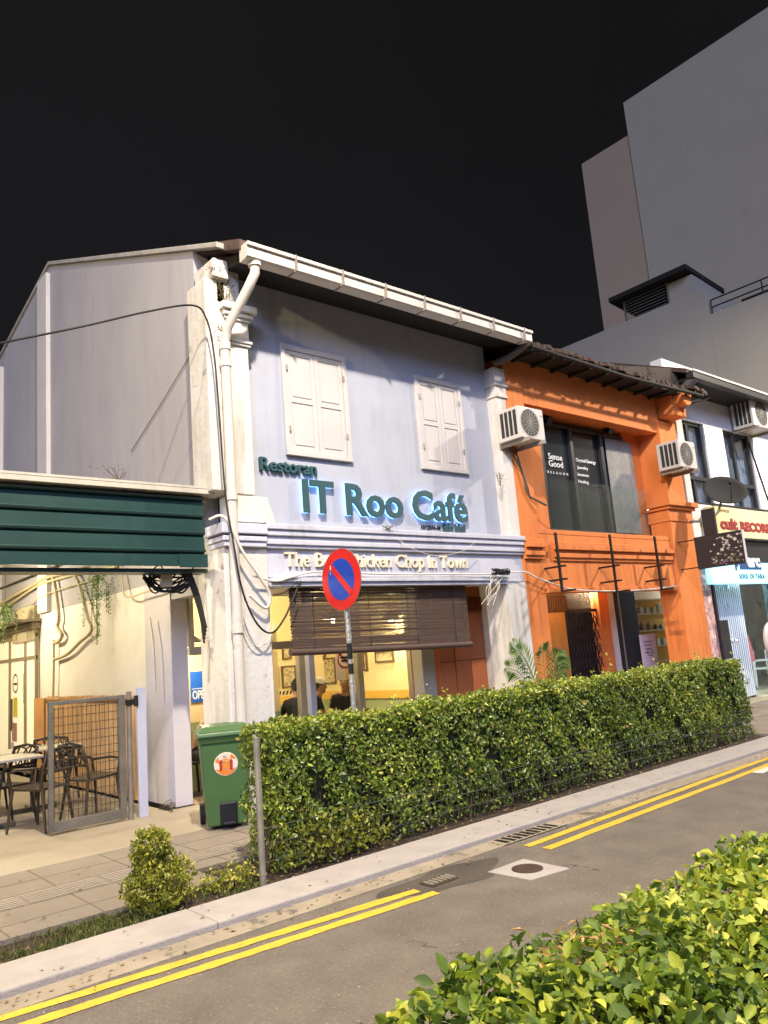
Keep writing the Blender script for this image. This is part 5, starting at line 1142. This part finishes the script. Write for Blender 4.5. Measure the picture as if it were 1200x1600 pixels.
# ================================================================== PLANTS IN THE STREET
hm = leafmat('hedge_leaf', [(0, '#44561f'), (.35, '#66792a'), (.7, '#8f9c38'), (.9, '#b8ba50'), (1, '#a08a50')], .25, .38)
def hedge(name, label, x0, x1, y0, y1, z0, ztop, n, size, mat, big=False, core=True, gap=.1):
    t = thing(name, label, 'hedge', ((x0+x1)/2, (y0+y1)/2, 0))
    P_ = []; N_ = []
    A = [(x1-x0)*(y1-y0), (x1-x0)*(ztop-z0), (x1-x0)*(ztop-z0)*.35, (y1-y0)*(ztop-z0), (y1-y0)*(ztop-z0)]; A[0] *= 1.3; tot = sum(A)
    for k, a in enumerate(A):
        m_ = int(n*a/tot); u = rng.uniform(0, 1, m_); v = rng.uniform(0, 1, m_)
        if k == 0: p = np.column_stack([x0+(x1-x0)*u, y0+(y1-y0)*v, np.full(m_, ztop)]); nn = [0, 0, 1]
        elif k in (1, 2): p = np.column_stack([x0+(x1-x0)*u, np.full(m_, y0 if k == 1 else y1), z0+(ztop-z0)*v]); nn = [0, -1 if k == 1 else 1, .15]
        else: p = np.column_stack([np.full(m_, x0 if k == 3 else x1), y0+(y1-y0)*u, z0+(ztop-z0)*v]); nn = [-1 if k == 3 else 1, 0, .15]
        P_.append(p); N_.append(np.tile(nn, (m_, 1)).astype(float))
    P_ = np.vstack(P_); N_ = np.vstack(N_)
    lump = vnoise(P_, 2.3)*.045+vnoise(P_, 6.0, 2)*.04+vnoise(P_, 13, 4)*.02-.10*(vnoise(P_, 5.2, 9) > .62)
    depth = rng.exponential(.038, len(P_))*(1 if not big else .8)
    # rounded shoulders
    top = np.clip((P_[:, 2]-(ztop-.12))/.12, 0, 1)
    cx_, cy_ = (x0+x1)/2, (y0+y1)/2
    P_[:, 1] += (cy_-P_[:, 1])*.10*top
    P_ += N_*(lump-depth)[:, None]
    low = P_[:, 2] < z0+.22+.10*vnoise(P_, 2.2, 5)
    keep = ~(low & (rng.uniform(0, 1, len(P_)) < .6)); P_, N_ = P_[keep], N_[keep]
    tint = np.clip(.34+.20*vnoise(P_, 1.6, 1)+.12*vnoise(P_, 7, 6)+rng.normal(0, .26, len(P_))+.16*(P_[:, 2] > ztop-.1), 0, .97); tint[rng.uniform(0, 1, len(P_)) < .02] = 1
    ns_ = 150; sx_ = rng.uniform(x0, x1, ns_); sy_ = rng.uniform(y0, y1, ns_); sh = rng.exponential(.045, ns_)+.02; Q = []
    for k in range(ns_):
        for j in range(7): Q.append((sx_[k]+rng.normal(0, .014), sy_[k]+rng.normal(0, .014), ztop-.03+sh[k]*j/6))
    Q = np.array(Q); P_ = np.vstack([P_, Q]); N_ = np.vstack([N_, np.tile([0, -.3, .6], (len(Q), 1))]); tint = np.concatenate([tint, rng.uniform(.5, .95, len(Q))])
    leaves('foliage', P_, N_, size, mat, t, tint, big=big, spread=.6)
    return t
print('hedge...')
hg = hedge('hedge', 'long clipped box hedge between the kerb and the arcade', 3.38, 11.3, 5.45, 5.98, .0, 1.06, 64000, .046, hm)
ck_ = M('hedge_core', '#262a14', .95, .5, 20, 1.0, 40)
b = MB(); b.box(3.50, 11.2, 5.56, 5.87, .14, .95); b.build('dark_core', ck_, hg)  # added solid dark box closing off the view through the leaves
b = MB(); rs = random.Random(5)
for i in range(53):
    x = 3.4+i*.15+rs.uniform(-.05, .05); y = 5.55+rs.uniform(-.08, .25); b.tube([(x, y, -.04), (x+rs.uniform(-.04, .04), y, .2), (x+rs.uniform(-.08, .08), y, .5)], [.012, .01, .006], 6)
b.build('woody_stems', M('hedge_bark', '#4b3d2d', .9, .2, 15), hg)
# low wire fence inside the hedge and end post
wf = thing('wire_fence', 'low dark wire fence half swallowed by the foot of the long hedge', 'fence', (7, 5.4, 0))
b = MB()
for z_ in (.10, .22, .34): b.tube([(3.16, 5.42, z_), (11.3, 5.42, z_)], .004, 4)
for i in range(115): b.tube([(3.2+i*.07, 5.42, .0), (3.2+i*.07, 5.42, .34)], .0025, 4)
b.build('wires', M('fence_wire', '#3c4038', .6), wf)
p0 = ay(399, 1155, 5.27)
b = MB(); b.tube([(3.13, 5.30, -.05), (3.13, 5.30, p0.z-.0)], .024, 12); b.tube([(3.13, 5.30, p0.z), (3.13, 5.30, p0.z+.01)], .025, 12)
tag(b.build('metal_post', M('grey_pipe', '#8b877c', .5, .2, 9, metal=.4, stain='#5e554a', sth=.6, sscale=12)), 'bare grey metal post at the near left end of the long hedge', 'post')
b = MB(); b.box(4.9, 4.905, 5.4, 5.41, 0, .1) if False else None
# stray shoots at the left end of the hedge, toward the bin
def clump(name, label, cat, pts, size, mat, nstem=10, aspect=.5, group=None, spread=.8, tintf=None, n=None):
    c = np.mean(pts, 0); t = thing(name, label, cat, (c[0], c[1], min(pts[:, 2])), group)
    nr = pts-c; nr /= (np.linalg.norm(nr, axis=1)[:, None]+1e-6)
    tint = tintf(pts) if tintf else None
    leaves('foliage', pts, nr, size, mat, t, tint, aspect=aspect, spread=spread)
    b = MB()
    for k in range(nstem):
        q_ = pts[rng.integers(len(pts))]; b.tube([(c[0]+rng.normal(0, .02), c[1]+rng.normal(0, .02), 0-.03), tuple((c*.5+q_*.5)), tuple(q_)], [.008, .005, .003], 5)
    b.build('stem', MATS['hedge_bark'], t); return t
bm_ = leafmat('bush_leaf', [(0, '#5c6420'), (.4, '#868a2e'), (.75, '#aeab3c'), (1, '#cfc25a')], .3, .4)
# topiary bush of two lobes
def lobe(c, r, n):
    d = rng.normal(0, 1, (n, 3)); d /= np.linalg.norm(d, axis=1)[:, None]; rr_ = 1-rng.exponential(.12, n); rr_ = np.clip(rr_, .2, 1.05); rr_ *= 1+.24*vnoise(d, 3.3, c[2]*9); return np.array(c)+d*np.array(r)*rr_[:, None]
tp_ = np.vstack([lobe((2.36, 5.47, .38), (.135, .13, .13), 1500), lobe((2.40, 5.47, .13), (.235, .19, .19), 3000), lobe((2.34, 5.47, .26), (.12, .11, .12), 800)]); tp_ = tp_[tp_[:, 2] > -.02]
clump('topiary_bush', 'small yellow green bush of two rounded lobes standing alone in the grass strip', 'bush', tp_, .034, bm_, 14, tintf=lambda p: np.clip(.35+.25*vnoise(p, 9)+rng.normal(0, .25, len(p)), 0, 1))
tp_ = np.column_stack([rng.uniform(2.75, 3.15, 500), 5.48+rng.normal(0, .07, 500), rng.uniform(-.02, .16, 500)*rng.uniform(.3, 1, 500)])
clump('low_shoots', 'low leafy shoots beside the foot of the bare metal post', 'plant', tp_, .035, bm_, 8)
tp_ = np.column_stack([rng.normal(3.36, .04, 130), 5.6+rng.normal(0, .1, 130), rng.uniform(.1, .6, 130)])
clump('side_shoots', 'loose shoots sticking out of the hedge end toward the green bin', 'plant', tp_, .04, hm, 8)
tp_ = np.column_stack([rng.normal(3.9, .28, 900), 5.40+rng.normal(0, .05, 900), np.abs(rng.normal(.16, .11, 900))])
clump('young_shrub', 'lighter green young shrub growing against the foot of the hedge near the post', 'shrub', tp_, .05, bm_, 10, tintf=lambda p: np.clip(.2+rng.normal(0, .2, len(p)), 0, 1))
# grass in the strip
gm = leafmat('grass_blade', [(0, '#3a4a1c'), (.6, '#5c6c2c'), (1, '#8a8050')], .25, .6)
n = 9000; gx_ = rng.uniform(-1.5, 3.15, n); gy_ = rng.uniform(5.26, 5.64, n); dens = vnoise(np.column_stack([gx_, gy_*2, gy_*0]), 2.4)+.55*(gx_ < 2.1)-.2
kp = dens+rng.normal(0, .35, n) > 0; G = np.column_stack([gx_, gy_, np.full(n, -.028)])[kp]
o = leaves('grass', G, np.tile([0, -1., .1], (len(G), 1)), .045, gm, None, aspect=.12, spread=.8, up=2.2); tag(o, 'short weedy grass in the narrow strip behind the kerb', 'grass', kind='stuff')
n = 700; Lx = np.column_stack([rng.uniform(-1, 12, n), rng.uniform(5.27, 5.62, n), np.full(n, -.022)])
o = leaves('fallen_leaves', Lx, np.tile([0, 0, 1.], (n, 1)), .035, leafmat('dry_leaf', [(0, '#5e4a30'), (1, '#94794e')], .1, .7), None, spread=.3, up=0); tag(o, 'dry fallen leaves on the soil under the hedge', 'leaves', kind='stuff')
# small litter flecks on road and pavement
n = 900; Lx = np.vstack([np.column_stack([rng.uniform(-1, 12, n), rng.uniform(1.9, 4.6, n), np.full(n, RZ+.007)]), np.column_stack([rng.uniform(-1, 8, n//3), rng.uniform(5.7, 7.3, n//3), np.full(n//3, .006)])])
o = leaves('road_grit', Lx, np.tile([0, 0, 1.], (len(Lx), 1)), .012, leafmat('grit', [(0, '#6f675c'), (1, '#b5ab9b')], .0, .8), None, spread=.2, up=0); tag(o, 'pale grit and flecks scattered on the asphalt and paving', 'grit', kind='stuff')
n = 240; Lx = np.vstack([np.column_stack([rng.uniform(-.5, 12, n), 4.76-rng.exponential(.10, n), np.full(n, RZ+.012)]), np.column_stack([rng.uniform(.5, 9, 60), rng.uniform(4.82, 5.24, 60), np.full(60, .006)]), np.column_stack([rng.uniform(.5, 6, 80), rng.uniform(5.7, 7.2, 80), np.full(80, .008)])])
o = leaves('leaf_litter', Lx, np.tile([0, 0, 1.], (len(Lx), 1)), .03, MATS['dry_leaf'], None, spread=.25, up=0); tag(o, 'scattered dry leaf litter along the gutter, kerb and paving', 'leaves', kind='stuff')
# palm behind the hedge
pm = thing('palm_plant', 'small feathery palm rising behind the hedge in front of the white and orange pillars', 'palm', (8.4, 6.9, 0))
palm_m = leafmat('palm_leaf', [(0, '#35502a'), (.6, '#5c7a3c'), (1, '#8a9a58')], .25, .4)
base = Vector((8.55, 6.85, .45)); P_ = []; D_ = []
b = MB(); lf = MB()
fronds = [((7.98, 6.8, 1.47), .05), ((8.14, 7.0, 1.56), .1), ((8.95, 6.8, 1.32), .05), ((9.15, 6.9, 1.30), .05), ((8.38, 6.7, 1.48), .02), ((8.72, 6.7, 1.38), .0), ((7.85, 6.9, 1.25), .0), ((9.2, 7.0, 1.1), 0)]
for tipc, sag in fronds:
    T_ = Vector(tipc); mid = base.lerp(T_, .6)+Vector((0, 0, .18)); pts = smooth([base, mid, T_], 12); b.tube(pts, .006, 5)
    L_ = len(pts)
    for i in range(4, L_):
        d = (pts[min(i+1, L_-1)]-pts[i-1]).normalized(); s_ = d.cross(Vector((0, -1, .1))).normalized()
        for sgn in (-1, 1):
            ln = .25*math.sin(math.pi*(.18+.74*(i-4)/(L_-4))); dr = (s_*sgn*.85+d*.65+Vector((0, 0, -.15))).normalized(); e_ = pts[i]+dr*ln; ww = dr.cross(Vector((0, 1, 0))).normalized()*.011
            m_ = pts[i]+dr*ln*.5+Vector((0, 0, .012)); lf.add([pts[i], m_+ww, e_+Vector((0, 0, -.02)), m_-ww], [(0, 1, 2, 3)])
b.build('stalk', M('palm_stalk', '#6d7a3c', .6), pm)
o = lf.build('frond_leaflets', palm_m, pm); at = o.data.attributes.new('tint', 'FLOAT', 'POINT'); at.data.foreach_set('value', np.repeat(rng.uniform(0, 1, len(lf.v)//4), 4).astype(np.float32))
b = MB(); b.lathe([(.12, .0), (.16, .3), (.17, .32), (.02, .3)], 8.55, 6.88, 16); b.build('pot', M('clay_pot', '#6b3c28', .8), pm)

# foreground hedge on the median, right under the camera
fm = leafmat('near_hedge_leaf', [(0, '#3a4f18'), (.3, '#5c7522'), (.6, '#8f9d2f'), (.85, '#bdc046'), (1, '#d0c96c')], .4, .62)
fh = thing('near_hedge', 'low leafy hedge with big yellow green leaves in the near right corner', 'hedge', (2.5, .9, 0))
x0, x1, y0, y1, zt_ = .79, 5.2, .30, 1.48, .865
n = 30000; A_ = np.column_stack([rng.uniform(x0, x1, n), rng.uniform(y0, y1, n), np.zeros(n)])
hgt = zt_+.045*vnoise(A_, 3.5)+.03*vnoise(A_, 10, 3)-.04*np.clip((A_[:, 1]-1.3)/.17, 0, 1)**2
A_[:, 2] = hgt-rng.exponential(.06, n); m_ = 7000
B_ = np.column_stack([rng.uniform(x0, x1, m_), y1+rng.normal(0, .035, m_), zt_-.08-rng.uniform(0, .75, m_)]); B2 = np.column_stack([x0+rng.normal(0, .04, 1200), rng.uniform(y0, y1, 1200), zt_-.05-rng.uniform(0, .75, 1200)])
Pf = np.vstack([A_, B_, B2]); Nf = np.vstack([np.tile([0, 0, 1.], (n, 1)), np.tile([0, 1., .2], (m_, 1)), np.tile([-1., 0, .2], (1200, 1))])
tf = np.clip(.40+.20*vnoise(Pf, 2.5, 2)+rng.normal(0, .24, len(Pf)), 0, 1)
leaves('foliage', Pf, Nf, .037*np.clip(1+.25*vnoise(Pf, 4, 8), .7, 1.4), fm, fh, tf, aspect=.6, big=True, spread=.65, up=.3)
# dry patch
c_ = az(905, 1497, .88); n = 60; Pd = np.column_stack([rng.normal(c_.x, .06, n), rng.normal(c_.y, .05, n), .885+rng.normal(0, .015, n)])
leaves('dry_foliage', Pd, np.tile([0, 0, 1.], (n, 1)), .04, leafmat('dry_twig_leaf', [(0, '#7c5a34'), (1, '#b5925c')], .1, .7), fh, aspect=.3, up=.5)
b = MB(); b.box(x0+.12, x1-.1, y0+.1, y1-.14, .0, zt_-.17); b.build('dark_core', ck_, fh)  # near hedge has the same kind of added solid dark filling
b = MB()
for i in range(260):
    x = rng.uniform(x0+.05, x1); y = rng.uniform(y0, y1-.05); b.tube([(x, y, .35), (x+rng.normal(0, .04), y+rng.normal(0, .04), .6), (x+rng.normal(0, .06), y+rng.normal(0, .06), zt_+rng.uniform(-.06, .03))], [.006, .004, .002], 5)
b.build('woody_stems', MATS['hedge_bark'], fh)

# ================================================================== PEOPLE
def person(label, loc, rot, J, mats, hair, cap=None, scale=1.0):
    """J: joint name -> local position; body grown from the joints with a skin modifier"""
    root = thing('person', label, 'person', loc); root.rotation_euler.z = rot; root.scale = (scale,)*3
    bones = [('pelvis', 'belly'), ('belly', 'chest'), ('chest', 'neck'), ('neck', 'chin'), ('chin', 'skull')]
    R = dict(pelvis=.155, belly=.135, chest=.145, neck=.055, chin=.07, skull=.09)
    for s in 'LR':
        bones += [('chest', 'sho'+s), ('sho'+s, 'elb'+s), ('elb'+s, 'wri'+s), ('wri'+s, 'palm'+s), ('pelvis', 'hip'+s), ('hip'+s, 'kne'+s), ('kne'+s, 'ank'+s), ('ank'+s, 'toe'+s)]
        R.update({'sho'+s: .065, 'elb'+s: .043, 'wri'+s: .028, 'palm'+s: .034, 'hip'+s: .095, 'kne'+s: .062, 'ank'+s: .042, 'toe'+s: .038})
    J = {k: Vector(v) for k, v in J.items()}
    for s in 'LR':
        d = (J['wri'+s]-J['elb'+s]).normalized(); J['palm'+s] = J['wri'+s]+d*.06
    names = list(R); me = bpy.data.meshes.new('body'); me.from_pydata([J[k] for k in names], [(names.index(a), names.index(c)) for a, c in bones], [])
    o = bpy.data.objects.new('tmp', me); C.objects.link(o); sk = o.modifiers.new('s', 'SKIN'); sk.use_smooth_shade = True
    for i, k in enumerate(names):
        d_ = me.skin_vertices[0].data[i]; r = R[k]; d_.radius = (r, r); d_.use_root = (k == 'pelvis')
    sb = o.modifiers.new('d', 'SUBSURF'); sb.levels = 2; sb.render_levels = 2
    bpy.context.view_layer.update(); dg_ = bpy.context.evaluated_depsgraph_get(); ev = bpy.data.meshes.new_from_object(o.evaluated_get(dg_)); bpy.data.objects.remove(o)
    ev.name = 'body'
    seg = [(J[a], J[c], (a, c)) for a, c in bones]
    def mat_of(pt):
        best = None
        for A, B_, nm in seg:
            d = B_-A; t = max(0, min(1, (pt-A).dot(d)/max(d.length_squared, 1e-6))); q_ = (pt-(A+d*t)).length-.5*(R[nm[0]]*(1-t)+R[nm[1]]*t)
            if best is None or q_ < best[0]: best = (q_, nm, t)
        a, c = best[1]; t = best[2]
        if 'toe' in c: return 3
        if c[:3] in ('kne', 'ank') or a == 'pelvis' and c[:3] == 'hip': return 2
        if c[:4] == 'palm' or c[:3] == 'wri' or c in ('chin', 'skull'): return 0
        if c[:3] == 'elb' and t > .55: return 0
        if a == 'chest' and c == 'neck' and t > .8: return 0
        if a == 'pelvis' and t < .35: return 2
        return 1
    mi = [mat_of(p.center) for p in ev.polygons]
    # head, face, fingers joined into the same continuous mesh
    mb = MB(); mb.v = [tuple(v.co) for v in ev.vertices]; mb.f = [tuple(p.vertices) for p in ev.polygons]; mb.mi = mi; mb.sm = [True]*len(mi)
    bpy.data.meshes.remove(ev); mb.cur = 0
    up = (J['skull']-J['chin']).normalized(); f = Vector(J.get('face', (0, -1, 0))).normalized() if 'face' in J else Vector((0, -1, 0)); sd_v = up.cross(f).normalized()
    hc = J['chin'].lerp(J['skull'], .55)
    h = MB(); h.ball((0, 0, 0), (.073, .093, .112), 16, 12); h.ball((0, -.094, -.012), (.012, .02, .02), 8, 6)
    for s in (-1, 1): h.ball((s*.074, .005, -.01), (.01, .018, .028), 8, 6)
    h.ball((0, -.055, -.075), (.035, .035, .03), 8, 6); h.ball((0, -.088, -.048), (.022, .008, .006), 8, 4)
    Rm = Matrix((sd_v, -f, up)).transposed().to_4x4(); HT = Matrix.Translation(hc) @ Rm
    h.xform(HT); mb.add(h.v, h.f, True)
    for s in 'LR':
        d = (J['palm'+s]-J['wri'+s]).normalized(); pn = Vector((0, 0, 1)) if abs(d.z) < .8 else Vector((0, -1, 0)); a = d.cross(pn).normalized(); nn = a.cross(d).normalized()
        for k, ln in enumerate((.068, .078, .074, .058)):
            b0 = J['palm'+s]+d*.02+a*(k-1.5)*.018; mb.tube([b0, b0+d*ln*.45-nn*.006, b0+d*ln*.75-nn*.022, b0+d*ln*.9-nn*.04], [.0095, .009, .008, .006], 7)
        th = J['wri'+s]+d*.025-a*.026; mb.tube([th, th+d*.03-a*.026, th+d*.06-a*.032-nn*.01], [.011, .010, .007], 7)
    mb.build('body', mats, root, world=False)
    e = MB()
    for s in (-1, 1): e.ball((s*.03, -.083, .012), (.012, .008, .007), 8, 6)
    e.xform(HT); e.build('eyes', M('eye_dark', '#1c1714', .3), root, world=False)
    hb = MB(); hb.ball((0, .018, .028), (.082, .094, .10), 16, 10); hb.ball((0, .055, -.02), (.068, .055, .075), 12, 8); hb.xform(HT); hb.build('hair', hair, root, world=False)
    if cap:
        cb_ = MB(); cb_.ball((0, .01, .055), (.087, .10, .075), 16, 8); cb_.hull([(-.06, -.17, .045), (.06, -.17, .045), (.07, -.06, .05), (-.07, -.06, .05)], [(-.06, -.17, .055), (.06, -.17, .055), (.07, -.06, .065), (-.07, -.06, .065)]); cb_.xform(HT); cb_.build('cap', cap, root, world=False)
    return root
def sit(lean=.1, fold=True, headf=(0, -1, -.15), arm='table', leg=.0):
    J = dict(pelvis=(0, 0, .50), belly=(0, -.02-lean*.3, .66), chest=(0, -.04-lean, .86), neck=(0, -.06-lean*1.3, 1.02), chin=(0, -.08-lean*1.5, 1.08), skull=(0, -.08-lean*1.55, 1.22), face=headf)
    for s, k in (('L', 1), ('R', -1)):
        J['sho'+s] = (k*.185, -.03-lean, .95); J['hip'+s] = (k*.10, -.02, .48); J['kne'+s] = (k*.14, -.44+leg*k, .49); J['ank'+s] = (k*.14, -.42+.1*k, .09); J['toe'+s] = (k*.15, -.56+.1*k, .04)
        if arm == 'table': J['elb'+s] = (k*.25, -.20-lean, .74); J['wri'+s] = (k*.14, -.42-lean, .78)
        elif arm == 'lap': J['elb'+s] = (k*.24, -.06-lean, .68); J['wri'+s] = (k*.13, -.28, .60)
        else: J['elb'+s] = (k*.27, -.10-lean, .70); J['wri'+s] = (k*.22, -.34-lean, .74)
    return J
skin = M('skin', '#9a6b4e', .5, .06, 8); hairm = M('black_hair', '#15110f', .6, .2, 30)
tan = M('tan_shirt', '#a58a6c', .85, .1, 6); blk = M('black_clothes', '#1b1a1c', .85, .15, 6); dkt = M('charcoal_trousers', '#3a3734', .85, .15, 5); shoe = M('dark_shoes', '#1d1a18', .6); gry = M('grey_shirt', '#6f675f', .85, .1, 6); vest = M('dark_patterned_shirt', '#2a2326', .85, .5, 22, stain='#7a3030', sth=.6, sscale=14)
shorts = M('khaki_shorts', '#8f7d60', .85, .1, 6)
people = [('person in tan shirt bending over a table, seen left of the green bin', (4.66, 9.45, 0), math.radians(62), sit(.22, arm='table', headf=(0, -1, -.5)), [skin, tan, dkt, shoe], hairm, None),
          ('seated person in black wearing a pale cap, behind the shopfront post under the blind', (6.68, 9.75, 0), math.radians(68), sit(.06, arm='fwd'), [skin, blk, dkt, shoe], hairm, M('pale_cap', '#d8d0bf', .8)),
          ('seated person in a dark patterned shirt right beside the no parking pole', (7.36, 9.75, 0), math.radians(-35), sit(.02, arm='lap'), [skin, vest, shorts, shoe], hairm, None),
          ('seated person low in the window whose black hair just shows above the hedge', (6.25, 9.35, 0), math.radians(150), sit(.3, arm='table', headf=(0, -1, -.6)), [skin, blk, dkt, shoe], hairm, None)]
for lab, loc, rot, J, ms, hr, cp in people: person(lab, loc, rot, J, ms, hr, cp)
def stool(x, y, lab):
    t = thing('stool', lab, 'stool', (x, y, 0), 'black stools in the cafe'); b = MB(); b.lathe([(.17, .385), (.18, .40), (.18, .42), (.16, .43)], x, y, 18); b.build('seat', chm, t)
    for k in range(4):
        a = math.pi/4+k*math.pi/2; MB().bar((x+.12*math.cos(a), y+.12*math.sin(a), .39), (x+.18*math.cos(a), y+.18*math.sin(a), 0), .025).build('leg', chm, t)
for (lab, loc, *_), s_ in zip(people, ['black stool under the person in the tan shirt', 'black stool under the person in black with the pale cap', 'black stool under the person in the patterned shirt', 'black stool under the person whose hair just shows over the hedge']): stool(loc[0], loc[1], s_)
def cafetable(x, y, lab):
    t = thing('dining_table', lab, 'table', (x, y, 0), 'tables in the cafe'); MB().box(x-.35, x+.35, y-.35, y+.35, .70, .735).build('tabletop', M('cafe_table_wood', '#7c5232', .4, .15, 4), t, bevel=.008)
    MB().tube([(x, y, .03), (x, y, .70)], .035, 10).build('leg', blackm, t); MB().lathe([(.22, .0), (.22, .02), (.05, .04)], x, y, 20).build('base', blackm, t)
cafetable(4.66+.62, 9.45-.0, 'wooden dining table in front of the person in the tan shirt'); cafetable(7.45, 10.1, 'wooden dining table between the pale cap person and the patterned shirt person')
print('objects', len(bpy.data.objects))
